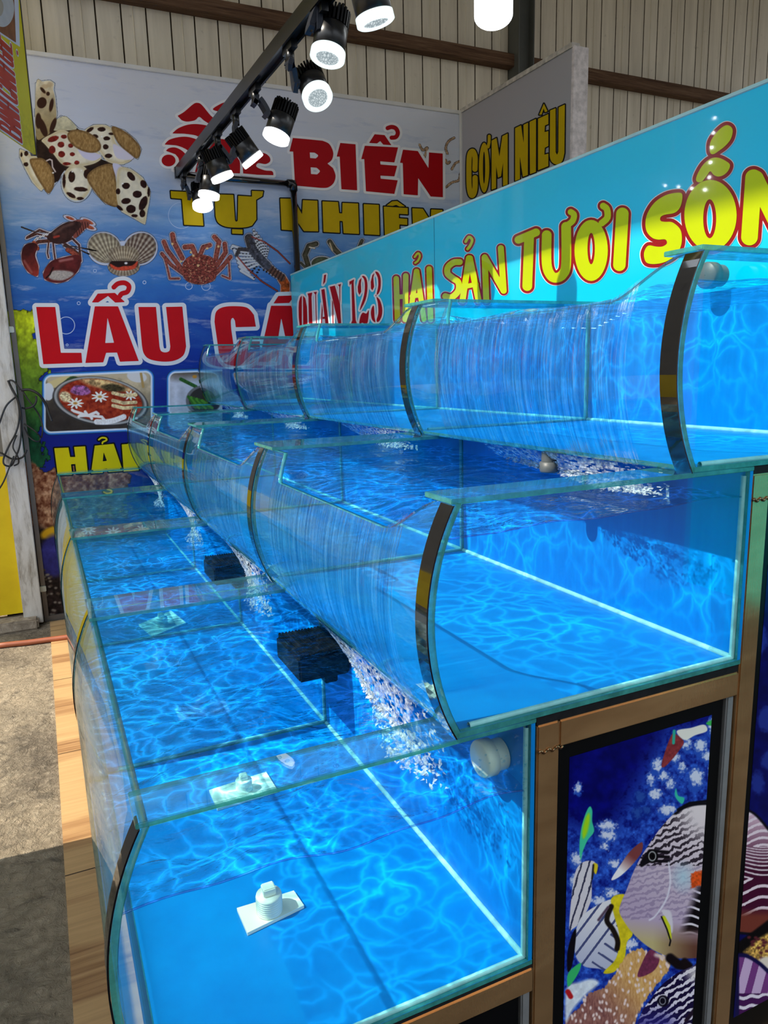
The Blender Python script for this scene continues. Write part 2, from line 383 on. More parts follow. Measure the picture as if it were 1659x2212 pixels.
# ================================================================== cabinets of bronze steel under the tiers
n = NT('bronze_steel'); f = n.noise(n.coord((2, 2, 7)), 2.2, 4, .55, .5); g = n.noise(n.coord((120, 120, 4)), 3, 3, .6)
M_BRONZE = n.principled(n.ramp(f, [(.25, s2l((182, 138, 92))), (.55, s2l((202, 156, 106))), (.8, s2l((218, 174, 122)))]), n.ramp(g, [(.3, (.14,)*3), (.7, (.26,)*3)]), .72, .5, n.bump(g, .06, .002))
M_SILV = plain('silver_strip', (168, 170, 170), .35, .6, .5, .1, 30)
M_WELD = plain('weld_bead', (150, 116, 84), .35, 1.0, .5, .3, 80)
CAB_T = [EYE - 1.1366, EYE - .6354, EYE - .2215]
CAB_X = [(.080, .753), (.753, 1.2655), (1.2655, 1.782)]
CAB = []
for k in range(3):
    xa, xb = CAB_X[k]; zt = CAB_T[k]; ya = Y0
    lab = ('low bronze steel cabinet under the bottom tier of tanks, at the lower edge',
           'bronze steel cabinet under the middle tier with the large fish picture',
           'tall bronze steel cabinet under the top tier, cut off at the right edge')[k]
    org = (xa, ya, 0)
    t = thing('tank_cabinet', org, lab, 'cabinet', 'bronze cabinets under the tank tiers')
    b = MB(); b.bbox((xa + .004, ya + .035, .02), (xb - .004, YE - .02, zt - .052)); b.build('carcass', M_BLACK, t, org)
    b = MB(); b.bbox((xa + .0005, ya, 0), (xa + .050, ya + .05, zt)); b.build('post', M_BRONZE, t, org)
    if k == 2:
        b = MB(); b.bbox((xb - .05, ya, 0), (xb, ya + .05, zt)); b.build('post', M_BRONZE, t, org)
    b = MB(); b.bbox((xa + .050, ya, zt - .053), (xb - .0005, ya + .05, zt - .0005)); b.build('top_rail', M_BRONZE, t, org)
    b = MB(); b.bbox((xa + .050, ya, .02), (xb - .0005, ya + .05, .075)); b.build('bottom_rail', M_BRONZE, t, org)
    b = MB(); b.bbox((xa + .05, YE - .05, 0), (xb - .001, YE, zt - .001)); b.build('back_frame', M_BRONZE, t, org)
    b = MB()
    for i in range(9):
        b.tube([(xa + .001 + i * .0062, ya - .0015, zt - .052 + .004 * math.sin(i * 2.1)), (xa + .001 + (i + 1) * .0062, ya - .0015, zt - .052 + .004 * math.sin((i + 1) * 2.1))], .0022, 6)
    b.build('weld_seam', M_WELD, t, org)
    if k < 2:
        b = MB(); b.bbox((xb - .023, ya + .006, .076), (xb - .003, ya + .045, zt - .054)); b.build('silver_strip', M_SILV, t, org)
    b = MB(); b.bbox((xa + .051, ya + .014, .076), (xb - (.024 if k < 2 else .051), ya + .034, zt - .0545), .002); pn = b.build('door_panel', M_BLACK, t, org)
    b = MB(); b.box((xa + .0, ya + .003, zt), (xb - .002, YE - .01, zt + (.0098, .0165, .0165)[k])); b.build('foam_strip', M_FOAM_B, t, org)
    CAB.append((t, pn, org))
# ================================================================== the tanks
RADS = (.523, .415, .415)
def fx(k, z):                                   # outer face of the curved front glass at height z
    zb = TZ[k] - HTS[k]; zm = zb + (HTS[k] - .008) / 2; R_ = RADS[k]
    return TX[k] - (.0557, .0455, .0455)[k] + R_ - math.sqrt(max(R_ * R_ - (z - zm) ** 2, 1e-6))
def smooth(t): t = min(1, max(0, t)); return t * t * (3 - 2 * t)
LIDB = .0095
def ztop(k, y, yk):                              # upper edge of the front glass: a low spillway between two braces
    zt = TZ[k] - LIDB
    if k == 0: return zt
    d = y - yk
    f = smooth((d - .045) / .17) * (1 - smooth((d - (DY - .225)) / .045))
    return zt - .073 * f
ZW = [EYE - .757, EYE - .268, EYE + .143]        # water levels

# water surface: clear, tinted, rippled; caustic light web painted into its tint
n = NT('rippled_water'); v = n.coord((1, 1, 1))
nz = n.node('TexNoise'); n.l.new(v, nz.inputs['Vector']); nz.inputs['Scale'].default_value = 5; nz.inputs['Detail'].default_value = 4
dv = n.node('VectorMath', _operation='MULTIPLY_ADD'); n.l.new(nz.outputs['Color'], dv.inputs[0]); dv.inputs[1].default_value = (.23, .23, 0); n.l.new(v, dv.inputs[2])
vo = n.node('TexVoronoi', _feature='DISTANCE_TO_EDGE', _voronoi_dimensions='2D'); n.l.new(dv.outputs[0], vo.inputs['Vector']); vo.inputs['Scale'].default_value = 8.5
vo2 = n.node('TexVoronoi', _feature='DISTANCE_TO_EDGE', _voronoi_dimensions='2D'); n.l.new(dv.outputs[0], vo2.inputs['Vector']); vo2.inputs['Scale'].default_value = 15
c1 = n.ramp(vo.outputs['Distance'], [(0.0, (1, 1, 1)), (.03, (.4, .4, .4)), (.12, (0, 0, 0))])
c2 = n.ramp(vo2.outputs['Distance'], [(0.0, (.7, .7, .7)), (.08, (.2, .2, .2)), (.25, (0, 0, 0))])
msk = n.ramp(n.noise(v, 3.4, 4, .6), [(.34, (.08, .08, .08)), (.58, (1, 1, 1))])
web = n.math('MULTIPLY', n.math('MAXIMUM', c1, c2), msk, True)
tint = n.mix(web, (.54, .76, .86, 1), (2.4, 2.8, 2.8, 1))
bh = n.math('ADD', n.noise(n.coord((1, 1.6, 1)), 9, 4, .55, .8), n.math('MULTIPLY', n.noise(v, 38, 3, .5, .4), .25))
nm = n.bump(bh, .55, .05)
tr = n.node('BsdfTransparent', Color=tint); gl = n.node('BsdfGlossy', Roughness=.015, Normal=nm)
mx = n.node('MixShader'); n.l.new(n.schlick(.025, nm), mx.inputs[0]); n.l.new(tr.outputs[0], mx.inputs[1]); n.l.new(gl.outputs[0], mx.inputs[2]); n.l.new(mx.outputs[0], n.out.inputs[0])
M_WATER = n.m
# film of water on the front glass; light streaks painted into its tint
n = NT('running_water'); sv = n.coord((1, 26, 1.1)); h = n.noise(sv, 3.2, 5, .6, .35); h2 = n.noise(n.coord((1, 60, 2.2)), 3, 3, .6)
nm = n.bump(n.math('ADD', h, n.math('MULTIPLY', h2, .5)), .5, .03)
tr = n.node('BsdfTransparent', Color=n.mix(n.ramp(h, [(.35, (0, 0, 0)), (.65, (1, 1, 1))]), (.46, .72, .84, 1), (1.1, 1.2, 1.2, 1)))
df = n.node('BsdfDiffuse', Color=(.35, .76, .94, 1))
m0 = n.node('MixShader'); n.l.new(n.math('MULTIPLY', n.ramp(n.math('MULTIPLY', h, h2), [(.26, (0, 0, 0)), (.42, (1, 1, 1))]), .13), m0.inputs[0]); n.l.new(tr.outputs[0], m0.inputs[1]); n.l.new(df.outputs[0], m0.inputs[2])
gl = n.node('BsdfGlossy', Roughness=.03, Normal=nm)
mx = n.node('MixShader'); n.l.new(n.schlick(.025, nm), mx.inputs[0]); n.l.new(m0.outputs[0], mx.inputs[1]); n.l.new(gl.outputs[0], mx.inputs[2]); n.l.new(mx.outputs[0], n.out.inputs[0])
M_SHEET = n.m
n = NT('white_water'); v = n.coord(); f = n.noise(n.coord((1, 1.0, .35)), 34, 7, .75, .6); vo = n.node('TexVoronoi', _feature='F1'); n.l.new(v, vo.inputs['Vector']); vo.inputs['Scale'].default_value = 120
a = n.math('MULTIPLY', n.ramp(f, [(.40, (0, 0, 0)), (.55, (1, 1, 1))]), n.ramp(vo.outputs['Distance'], [(.15, (1, 1, 1)), (.75, (.35, .35, .35))]))
tr = n.node('BsdfTransparent', Color=(.90, .97, 1, 1)); d1 = n.node('BsdfDiffuse', Color=(.88, .98, 1, 1)); d2 = n.node('BsdfTranslucent', Color=(.90, .97, 1, 1)); df = n.node('MixShader', i0=.15); n.l.new(d1.outputs[0], df.inputs[1]); n.l.new(d2.outputs[0], df.inputs[2]); gl = n.node('BsdfGlossy', Roughness=.08)
n.l.new(n.bump(f, .8, .03), gl.inputs['Normal'])
m0 = n.node('MixShader'); n.l.new(n.math('MULTIPLY', a, .9), m0.inputs[0]); n.l.new(tr.outputs[0], m0.inputs[1]); n.l.new(df.outputs[0], m0.inputs[2])
mx = n.node('MixShader', i0=.05); n.l.new(m0.outputs[0], mx.inputs[1]); n.l.new(gl.outputs[0], mx.inputs[2]); n.l.new(mx.outputs[0], n.out.inputs[0])
M_SPLASH = n.m
M_MENI = thin_glass('waterline', (.62, .72, .88, 1))
M_FRONT = thin_glass('front_glass', (.88, .975, .985, 1), haze=.07, hcol=(.12, .66, .84, 1))

def xz_panel(b, k, ya, yb, zlo, zhi, xr, mat_face, mat_rim, inset=.0125):   # a flat pane across the tank, its front edge following the curve
    N = 22; L = []
    for i in range(N + 1):
        z = zlo + (zhi - zlo) * i / N; L.append((fx(k, z) + inset, z))
    o = len(b.v)
    for y in (ya, yb):
        for x, z in L: b.v.append((x, y, z))
        for x, z in L: b.v.append((xr, y, z))
    m = N + 1
    for i in range(N):
        b.f.append((o+i, o+m+i, o+m+i+1, o+i+1)); b.m.append(mat_face); b.sm.append(False)
        q = o + 2*m
        b.f.append((q+i, q+i+1, q+m+i+1, q+m+i)); b.m.append(mat_face); b.sm.append(False)
        b.f.append((o+i, o+i+1, q+i+1, q+i)); b.m.append(mat_rim); b.sm.append(True)
    q = o + 2*m
    b.f.append((o+N, o+m+N, q+m+N, q+N)); b.m.append(mat_rim); b.sm.append(False)
    b.f.append((o, q, q+m, o+m)); b.m.append(mat_rim); b.sm.append(False)
    b.f.append((o+m, q+m, q+m+N, o+m+N)); b.m.append(mat_rim); b.sm.append(False)

TIER = ('bottom', 'middle', 'top')
ORDER = ('nearest of the %s tier, clear end pane facing the viewer', 'second from the near end of the %s tier',
         'third from the near end of the %s tier', 'farthest of the %s tier, beside the seafood banner')
for k in range(3):
    zb = TZ[k] - HTS[k]; zt = TZ[k] - LIDB; xb = TX[k] + BACK
    for j in range(NT_):
        yk = Y0 + DY * j; ye = yk + DY; org = (TX[k], yk, zb)
        t = thing('fish_tank', org, 'curved glass fish tank, ' + ORDER[j] % TIER[k], 'fish tank', 'stepped glass tanks of the %s tier' % TIER[k])
        # base with blue film, back pane with blue film
        b = MB(); b.box((fx(k, zb) + .002, yk, zb + .0002), (xb, ye, zb + .010), [1, 0, 1, 1, 1, 1]); b.build('base_panel', [M_BASE, M_EDGE], t, org)
        b = MB(); b.box((xb - .009, yk + .0005, zb + .0102), (xb - .0005, ye, zt - .0002), 0); b.build('back_panel', [M_BACK], t, org)
        # curved front glass
        NY, NZ = 56, 26; b = MB(); th = .0115
        ys = [yk + .0004 + (DY - .0008) * i / NY for i in range(NY + 1)]
        ys = sorted(set(ys + ([yk + DY - .225 + .045 * i / 8 for i in range(9)] if k else [])))
        m = NZ + 1; o = 0
        for y in ys:
            zz = ztop(k, y, yk)
            for i in range(m):
                z = zb + (zz - zb) * i / NZ; x = fx(k, z); b.v.append((x, y, z))
        h = len(b.v)
        for (x, y, z) in b.v[:h]: b.v.append((x + th, y, z))
        NYs = len(ys) - 1
        for a in range(NYs):
            for i in range(NZ):
                p = a * m + i
                b.f.append((p, p + 1, p + m + 1, p + m)); b.m.append(0); b.sm.append(True)
                b.f.append((h + p, h + p + m, h + p + m + 1, h + p + 1)); b.m.append(0); b.sm.append(True)
            p = a * m + NZ
            b.f.append((p, h + p, h + p + m, p + m)); b.m.append(2 if k == 0 else 1); b.sm.append(True)
            p = a * m
            b.f.append((p, p + m, h + p + m, h + p)); b.m.append(1); b.sm.append(True)
        for i in range(NZ):
            b.f.append((i, h + i, h + i + 1, i + 1)); b.m.append(1); b.sm.append(False)
            p = NYs * m + i
            b.f.append((p, p + 1, h + p + 1, h + p)); b.m.append(1); b.sm.append(False)
        b.build('front_glass', [M_FRONT, M_EDGE, M_EDGE_D], t, org)
        # end pane or divider
        b = MB(); xz_panel(b, k, yk + .0005, yk + .0105, zb + .0102, zt - .0002, xb - .0095, 0, 1)
        b.build('end_glass' if j == 0 else 'divider_glass', [M_GLASS if j == 0 else M_DIVID, M_EDGE], t, org)
        if j == NT_ - 1:
            b = MB(); xz_panel(b, k, ye - .0105, ye - .0005, zb + .0102, zt - .0002, xb - .0095, 0, 1); b.build('end_glass', [M_GLASS, M_EDGE], t, org)
        # glass braces across the top
        br = [(yk, yk + .092)] if j == 0 else [(yk - .096, yk + .096)]
        if j == NT_ - 1: br.append((ye - .092, ye))
        for (ya, yb_) in br:
            b = MB(); b.bbox((TX[k], ya, zt), (xb + .002, yb_, TZ[k] - .0002), .0012)
            o_ = b
            o_.m = []
            for f in b.f:
                P = [Vector(b.v[i]) for i in f]; nn = (P[1] - P[0]).cross(P[2] - P[0])
                o_.m.append(0 if abs(nn.normalized().z) > .9 else 1)
            bo = b.build('glass_brace', [M_LID, M_EDGE], None, (TX[k], ya, zt))
            nb = ('at the near end', 'over the first joint', 'over the second joint', 'over the third joint', 'at the far end')[j if ya <= yk else 4]
            tag(bo, 'clear glass brace with green edges lying across the %s tier, %s' % (TIER[k], nb), 'glass brace', 'glass braces across the tanks')
        # black trim strip over the joint, on the outside of the curve
        b = MB(); N = 30; w = .040; ya = yk + .0004; tk = .0032; oo = 0
        for i in range(N + 1):
            z = zb - .006 + (zt - .002 - zb + .006) * i / N; x = fx(k, z)
            for (xx, yy) in ((x - tk, ya), (x - tk, ya + w), (x - .0003, ya + w), (x - .0003, ya)): b.v.append((xx, yy, z))
        for i in range(N):
            for q in range(4):
                b.f.append((i*4 + q, i*4 + (q+1) % 4, (i+1)*4 + (q+1) % 4, (i+1)*4 + q)); b.m.append(0); b.sm.append(False)
        b.f.append((3, 2, 1, 0)); b.f.append((N*4, N*4+1, N*4+2, N*4+3)); b.m += [0, 0]; b.sm += [False, False]
        b.build('edge_trim', [M_BLACKG], t, org)
        if j == NT_ - 1:
            b2 = MB(); b2.v = [(x, y + (ye - w - .0004 - ya), z) for x, y, z in b.v]; b2.f = list(b.f); b2.m = list(b.m); b2.sm = list(b.sm); b2.build('edge_trim', [M_BLACKG], t, org)
        # silicone beads inside
        b = MB(); xs = xb - .011; zs = zb + .012
        b.tube([(xs, yk + .012, zs), (xs, ye - .002, zs)], .007, 8, caps=False)
        b.tube([(xs, yk + .013, zs), (xs, yk + .013, zt - .01)], .0055, 8, caps=False)
        b.tube([(fx(k, zb) + .03, yk + .013, zs), (xs, yk + .013, zs)], .0055, 8, caps=False)
        b.build('silicone_seam', M_SIL, t, org)
        # water
        zw = ZW[k]; nx, ny = 40, 60
        U, V = np.meshgrid(np.linspace(0, 1, nx), np.linspace(0, 1, ny))
        Yg = yk + .0108 + (DY - .0112) * V
        amp = .0035 if k else .0075
        Zg = zw + amp * np.sin(Yg * 9 + k * 2.1 + j + U * 3.0) + amp * .7 * np.sin(Yg * 17 - U * 11 + j * 1.7) + amp * .5 * np.sin(U * 23 + Yg * 6 + k)
        if k:
            spill = np.array([[(1 - smooth((u - .0) / .16)) * smooth((zt - ztop(k, y, yk)) / .073 * 1.2 - .2) for u in U[0]] for y in Yg[:, 0]])
            Zg = Zg * (1 - spill) + (zt - .073 + .004) * spill
        Xf = np.array([[fx(k, z) + .0125 for z in row] for row in Zg])
        Xg = Xf + (xb - .0095 - Xf) * U
        grid_obj('water', np.stack([Xg, Yg, Zg], -1), M_WATER, t, org)
        if j == 0:                                  # the waterline where the surface climbs the end pane
            b = MB(); b.tube([(Xg[0, i], Yg[0, i] + .0015, Zg[0, i]) for i in range(0, nx, 1)], .0019, 6, caps=False); b.build('waterline', M_MENI, t, org)
        if k:                                       # film of water over the spillway
            yss = np.linspace(yk + .13, ye - .19, 40); NZ2 = 30
            P = np.zeros((40, NZ2, 3))
            for a, y in enumerate(yss):
                zz = ztop(k, y, yk) + .004
                for i in range(NZ2):
                    z = zb + .004 + (zz - zb - .004) * i / (NZ2 - 1)
                    P[a, i] = (fx(k, z) - .004 - .0012 * math.sin(y * 60) * (i < NZ2 - 2), y, z)
            grid_obj('overflow_film', P, M_SHEET, t, org)

# white water where the overflow falls into the tier below
for k in (1, 2):
    zb = TZ[k] - HTS[k]; zw = ZW[k - 1]
    for j in range(NT_):
        yk = Y0 + DY * j
        na, nb_ = 110, 60
        P = np.zeros((na, nb_, 3))
        for a in range(na):
            s = a / (na - 1); y = yk + .03 + .80 * s
            inw = .012 + .115 * s * s
            spread = .055 * math.exp(-((s - .24) / .20) ** 2) + .012
            for c in range(nb_):
                q = c / (nb_ - 1)
                if q < .5:                           # falling curtain, drawn inwards under the tank above
                    w = q / .5; x = fx(k, zb) + .004 + inw * w; z = zb - .001 + (zw + .004 - zb) * w
                else:                                # foam spreading on the surface
                    w = (q - .5) / .5; x = fx(k, zb) + .004 + inw - spread * w; z = zw + .007 + .014 * (1 - w) * math.exp(-w * 2)
                fz = .008 * (rng.random() - .5) * (1 if q > .3 else .4)
                P[a, c] = (x + fz, y + .004 * (rng.random() - .5), z + (fz * .8 if q > .5 else 0))
        ua, uc = np.abs(np.linspace(-1, 1, na))[:, None], np.linspace(0, 1, nb_)[None, :]
        frayed = rng.random((na, nb_)) > .05 + .75 * ua ** 5 + .85 * np.clip((uc - .75) / .25, 0, 1) ** 2
        o = grid_obj('splash_foam', P, M_SPLASH, None, (fx(k, zb), yk + .4, zw), keep=frayed)
        tag(o, 'white splashing water where the %s tier spills into the %s tank of the tier below' % (TIER[k], ('nearest', 'second', 'third', 'farthest')[j]), 'foam', None, 'stuff')

# drain fittings, pipe ends and filter boxes
def drain(c4, plug_px, lab, zf, s=1.0):
    P = [at(x, y, 2, zf) for x, y in c4]; cen = at(*plug_px, 2, zf); org = tuple(cen)
    t = thing('drain_fitting', org, lab, 'drain fitting', 'white drain fittings on the tank floors')
    b = MB(); lo = [(p.x, p.y, zf + .0004) for p in P]; hi = [(p.x, p.y, zf + .0075) for p in P]
    b.add(lo + hi, [(0,1,2,3), (7,6,5,4)] + [(i, i + 4, (i + 1) % 4 + 4, (i + 1) % 4) for i in range(4)]); b.build('base_plate', M_WHITE, t, org)
    prof = [(0.001, .0076)]; r = .026 * s
    for i in range(8):
        z = .008 + i * .005 * s; prof += [(r, z), (r * 1.06, z + .0017 * s), (r, z + .0036 * s)]
    prof += [(r, .050 * s), (.001, .0505 * s)]
    b = MB(); b.lathe(prof, Matrix.Translation((cen.x, cen.y, zf)), 28); b.build('threaded_plug', M_WHITE, t, org)
    b = MB(); b.bbox((cen.x - .013 * s, cen.y - .013 * s, zf + .0506 * s), (cen.x + .013 * s, cen.y + .013 * s, zf + .068 * s), .002); b.build('plug_head', M_WHITE, t, org)
ZF = TZ[0] - HTS[0] + .0102
drain([(512, 1968), (535, 2022), (657, 1962), (635, 1930)], (583, 1975), 'white threaded drain plug on a square plate, seen through the lowest end pane', ZF)
drain([(452, 1712), (470, 1752), (600, 1712), (575, 1672)], (528, 1712), 'white drain plug added as the refracted image of the first, seen through the near brace', ZF, .8)  # duplicate added to stand in for the refracted view of the first plug
drain([(300, 1352), (330, 1378), (402, 1348), (370, 1322)], (350, 1356), 'white drain plug on a square plate on the floor of the third bottom tank', ZF)

def pipe_end(c, axis, r, L, mat, lab):
    org = tuple(c); t = thing('pipe_fitting', org, lab, 'pipe fitting')
    M = Vector(axis).to_track_quat('Z', 'Y').to_matrix().to_4x4(); M.translation = c
    b = MB(); b.lathe([(r * .84, 0), (r * .84, L * .55)], M, 28); b.build('pipe', mat, t, org)
    b = MB(); b.lathe([(r * .84, L * .5), (r, L * .5), (r, L * .92), (r * .93, L), (.001, L)], M, 28); b.build('cap', mat, t, org)
p = at(1083, 1627, 0, TX[0] + BACK - .010); pipe_end(p, (-1, 0, 0), .036, .05, M_WHITE, 'round white pipe cap on the back pane of the nearest bottom tank')
p = at(1186, 985, 0, TX[2] + .03); p.z = TZ[2] - HTS[2] - .002; pipe_end(p, (0, 0, -1), .022, .052, M_GREYP, 'grey pipe end dipping into the nearest middle tank under the top tier')
p = at(1556, 596, 0, TX[2] + BACK - .010); pipe_end(p, (-1, 0, 0), .036, .06, M_GREYP, 'grey pipe elbow at the back of the nearest top tank')

M_FILT = plain('black_filter_plastic', (10, 11, 14), .5, 0, .3, .3, 40)
for j, lab in ((1, 'black ribbed filter box in the second bottom tank below the overflow'), (2, 'black ribbed filter box in the third bottom tank below the overflow')):
    yk = Y0 + DY * j; zw = ZW[0]; org = (.66, yk + .2, zw - .02)
    xa, xb_ = TX[0] + BACK - .165, TX[0] + BACK - .012; ya, yb_ = yk - .23, yk - .012
    t = thing('filter_box', org, lab, 'filter box')
    b = MB(); b.bbox((xa, ya, zw - .10), (xb_, yb_, zw - .03), .006); b.bbox((xb_ - .06, ya + .05, zw - .14), (xb_ - .02, yb_ - .05, zw - .099), .003); b.build('body', M_FILT, t, org)
    b = MB()
    for i in range(14):
        x = xa + .01 + i * (xb_ - xa - .02) / 13; b.bbox((x - .004, ya + .004, zw - .0302), (x + .004, yb_ - .004, zw - .020), .002)
    b.build('ribbed_lid', M_FILT, t, org)

# drops left standing on the near brace and on the end pane of the lowest tank
M_DROP = thin_glass('water_drop', (.80, .93, .97, 1), refl=(1, 1, 1, 1))
b = MB()
def drop(c, nrm, r):
    bm = bmesh.new(); bmesh.ops.create_icosphere(bm, subdivisions=2, radius=r)
    M = Vector(nrm).to_track_quat('Z', 'Y').to_matrix().to_4x4() @ Matrix.Diagonal((1, rng.uniform(.7, 1.2), .45, 1)); M.translation = c; b.bm(bm, 0, True, M)
for i in range(70):
    drop(Vector((TX[0] + .15 + .36 * rng.random() ** .7, Y0 + .006 + .082 * rng.random(), TZ[0])), (0, 0, 1), rng.uniform(.0018, .0052))
for i in range(90):
    x = TX[0] + BACK - .02 - .20 * rng.random() ** 1.6
    drop(Vector((x, Y0 + .0005, TZ[0] - .02 - .15 * rng.random())), (0, -1, 0), rng.uniform(.0010, .0030))
tag(b.build('water_drops', M_DROP, None, (TX[0] + .4, Y0, TZ[0])), 'clear water drops on the near brace and end pane of the lowest tank', 'water drops', None, 'stuff')
# ================================================================== signs: lettering and prints
def seg_d(X, Y, a, b):
    ax, ay = a; bx, by = b; dx, dy = bx - ax, by - ay; L = dx*dx + dy*dy + 1e-9
    t = np.clip(((X - ax) * dx + (Y - ay) * dy) / L, 0, 1)
    return np.hypot(X - ax - t*dx, Y - ay - t*dy)
def sd_poly(X, Y, loops):
    d = np.full(X.shape, 1e9); ins = np.zeros(X.shape, bool)
    for L in loops:
        for i in range(len(L)):
            a, b_ = L[i], L[(i + 1) % len(L)]
            d = np.minimum(d, seg_d(X, Y, a, b_))
            if a[1] != b_[1]:
                c = ((a[1] > Y) != (b_[1] > Y)) & (X < (b_[0] - a[0]) * (Y - a[1]) / (b_[1] - a[1]) + a[0]); ins ^= c
    return np.where(ins, -d, d)
def sd_line(X, Y, pts, hw):
    d = np.full(X.shape, 1e9)
    for i in range(max(1, len(pts) - 1)): d = np.minimum(d, seg_d(X, Y, pts[i], pts[min(i + 1, len(pts) - 1)]))
    return d - hw
def sd_ell(X, Y, cx, cy, rx, ry, deg=0):
    q = math.radians(deg); c, s = math.cos(q), math.sin(q)
    x = (X - cx) * c + (Y - cy) * s; y = -(X - cx) * s + (Y - cy) * c
    k = np.hypot(x / rx, y / ry); return (k - 1) * min(rx, ry)
def spline(P, n=7, closed=False):
    P = [np.array(p, float) for p in P]; Q = []; N = len(P)
    rng_ = range(N if closed else N - 1)
    for i in rng_:
        g = (lambda j: P[j % N]) if closed else (lambda j: P[min(max(j, 0), N - 1)])
        a0, a1, a2, a3 = g(i-1), g(i), g(i+1), g(i+2)
        for t in np.linspace(0, 1, n, endpoint=False):
            Q.append(tuple(.5 * ((2*a1) + (-a0 + a2)*t + (2*a0 - 5*a1 + 4*a2 - a3)*t*t + (-a0 + 3*a1 - 3*a2 + a3)*t**3)))
    if not closed: Q.append(tuple(P[-1]))
    return Q
def ring(cx, cy, rx, ry, n=40, deg=0):
    q = math.radians(deg)
    return [(cx + rx*math.cos(t)*math.cos(q) - ry*math.sin(t)*math.sin(q), cy + rx*math.cos(t)*math.sin(q) + ry*math.sin(t)*math.cos(q)) for t in np.linspace(0, 2*math.pi, n, endpoint=False)]
class Glyph:                                   # shapes in photo pixels: loops are filled even-odd, strokes are round-ended
    def __init__(s, loops=(), strokes=()): s.loops = list(loops); s.strokes = list(strokes)
    def bounds(s):
        P = [p for L in s.loops for p in L]; e_ = [0]
        for pts, hw in s.strokes: P += list(pts); e_.append(hw)
        P = np.array(P); return P.min(0) - max(e_), P.max(0) + max(e_)
    def sd(s, X, Y):
        d = np.full(X.shape, 1e9)
        if s.loops: d = np.minimum(d, sd_poly(X, Y, s.loops))
        for pts, hw in s.strokes: d = np.minimum(d, sd_line(X, Y, pts, hw))
        return d
def fill_region(mb, g, iso, plane, off, step, mat):
    lo, hi = g.bounds(); lo = lo - iso - 2*step; hi = hi + iso + 2*step
    xs = np.arange(lo[0], hi[0] + step, step); ys = np.arange(lo[1], hi[1] + step, step)
    X, Y = np.meshgrid(xs, ys); D = g.sd(X, Y) - iso
    px, fs = [], []
    ins = D < 0
    full = ins[:-1,:-1] & ins[:-1,1:] & ins[1:,:-1] & ins[1:,1:]
    anyi = ins[:-1,:-1] | ins[:-1,1:] | ins[1:,:-1] | ins[1:,1:]
    for r in range(full.shape[0]):
        row = full[r]; c = 0; n_ = len(row)
        while c < n_:
            if row[c]:
                e_ = c
                while e_ < n_ and row[e_]: e_ += 1
                o = len(px); px += [(xs[c], ys[r]), (xs[e_], ys[r]), (xs[e_], ys[r+1]), (xs[c], ys[r+1])]; fs.append((o+3, o+2, o+1, o)); c = e_
            else: c += 1
    for r, c in zip(*np.nonzero(anyi & ~full)):
        cor = [(c, r), (c+1, r), (c+1, r+1), (c, r+1)]; P = []
        for i in range(4):
            a, b_ = cor[i], cor[(i+1) % 4]; da, db = D[a[1], a[0]], D[b_[1], b_[0]]
            if da < 0: P.append((xs[a[0]], ys[a[1]]))
            if (da < 0) != (db < 0):
                t = da / (da - db); P.append((xs[a[0]] + t*(xs[b_[0]] - xs[a[0]]), ys[a[1]] + t*(ys[b_[1]] - ys[a[1]])))
        if len(P) >= 3: o = len(px); px += P; fs.append(tuple(range(o, o + len(P)))[::-1])
    if px:
        A = np.array(px); W = on_plane(A[:, 0], A[:, 1], plane[0] + plane[1] * off, plane[1])
        mb.add(W.tolist(), fs, mat)
def conv(pts, ox, oy, s): return [(ox + x / s, oy + y / s) for x, y in pts]

def h2(ix, iy, seed):
    v = np.sin(ix * 127.1 + iy * 311.7 + seed * 74.7) * 43758.5453; return v - np.floor(v)
def vnoise(X, Y, seed=0):
    ix, iy = np.floor(X), np.floor(Y); fx_, fy_ = X - ix, Y - iy
    fx_ = fx_*fx_*(3-2*fx_); fy_ = fy_*fy_*(3-2*fy_)
    a = h2(ix, iy, seed); b_ = h2(ix+1, iy, seed); c = h2(ix, iy+1, seed); d = h2(ix+1, iy+1, seed)
    return (a*(1-fx_) + b_*fx_)*(1-fy_) + (c*(1-fx_) + d*fx_)*fy_
def fbm(X, Y, seed=0, oct_=4):
    r = 0; a = .5; t = 0
    for i in range(oct_): r = r + a * vnoise(X * 2**i, Y * 2**i, seed + i); t += a; a *= .55
    return r / t
class Paint:
    def __init__(s, X, Y, bg=None):
        s.X, s.Y = X, Y; s.rgb = np.zeros(X.shape + (3,)); s.a = np.zeros(X.shape)
        if bg is not None: s.rgb[:] = np.array(bg) / 255.; s.a[:] = 1
    def put(s, sd, c, soft=1.5, al=1.0, n=0.0, ns=8., seed=1):
        a = np.clip(.5 - sd / soft, 0, 1) * al
        c = np.asarray(c, float) / 255.
        if c.ndim == 1: c = np.broadcast_to(c, s.rgb.shape)
        if n: c = np.clip(c * (1 + n * 2 * (fbm(s.X / ns, s.Y / ns, seed)[..., None] - .5)), 0, 1)
        s.rgb = s.rgb * (1 - a[..., None]) + c * a[..., None]; s.a = np.maximum(s.a, a)
    def poly(s, P, c, **k): s.put(sd_poly(s.X, s.Y, [P]), c, **k)
    def blob(s, P, c, **k): s.put(sd_poly(s.X, s.Y, [spline(P, 5, True)]), c, **k)
    def ell(s, cx, cy, rx, ry, deg, c, **k): s.put(sd_ell(s.X, s.Y, cx, cy, rx, ry, deg), c, **k)
    def line(s, P, hw, c, **k): s.put(sd_line(s.X, s.Y, P, hw), c, **k)
    def grad(s, c0, c1, x0, y0, x1, y1):
        t = np.clip(((s.X-x0)*(x1-x0) + (s.Y-y0)*(y1-y0)) / ((x1-x0)**2 + (y1-y0)**2), 0, 1)[..., None]
        return np.array(c0) * (1-t) + np.array(c1) * t
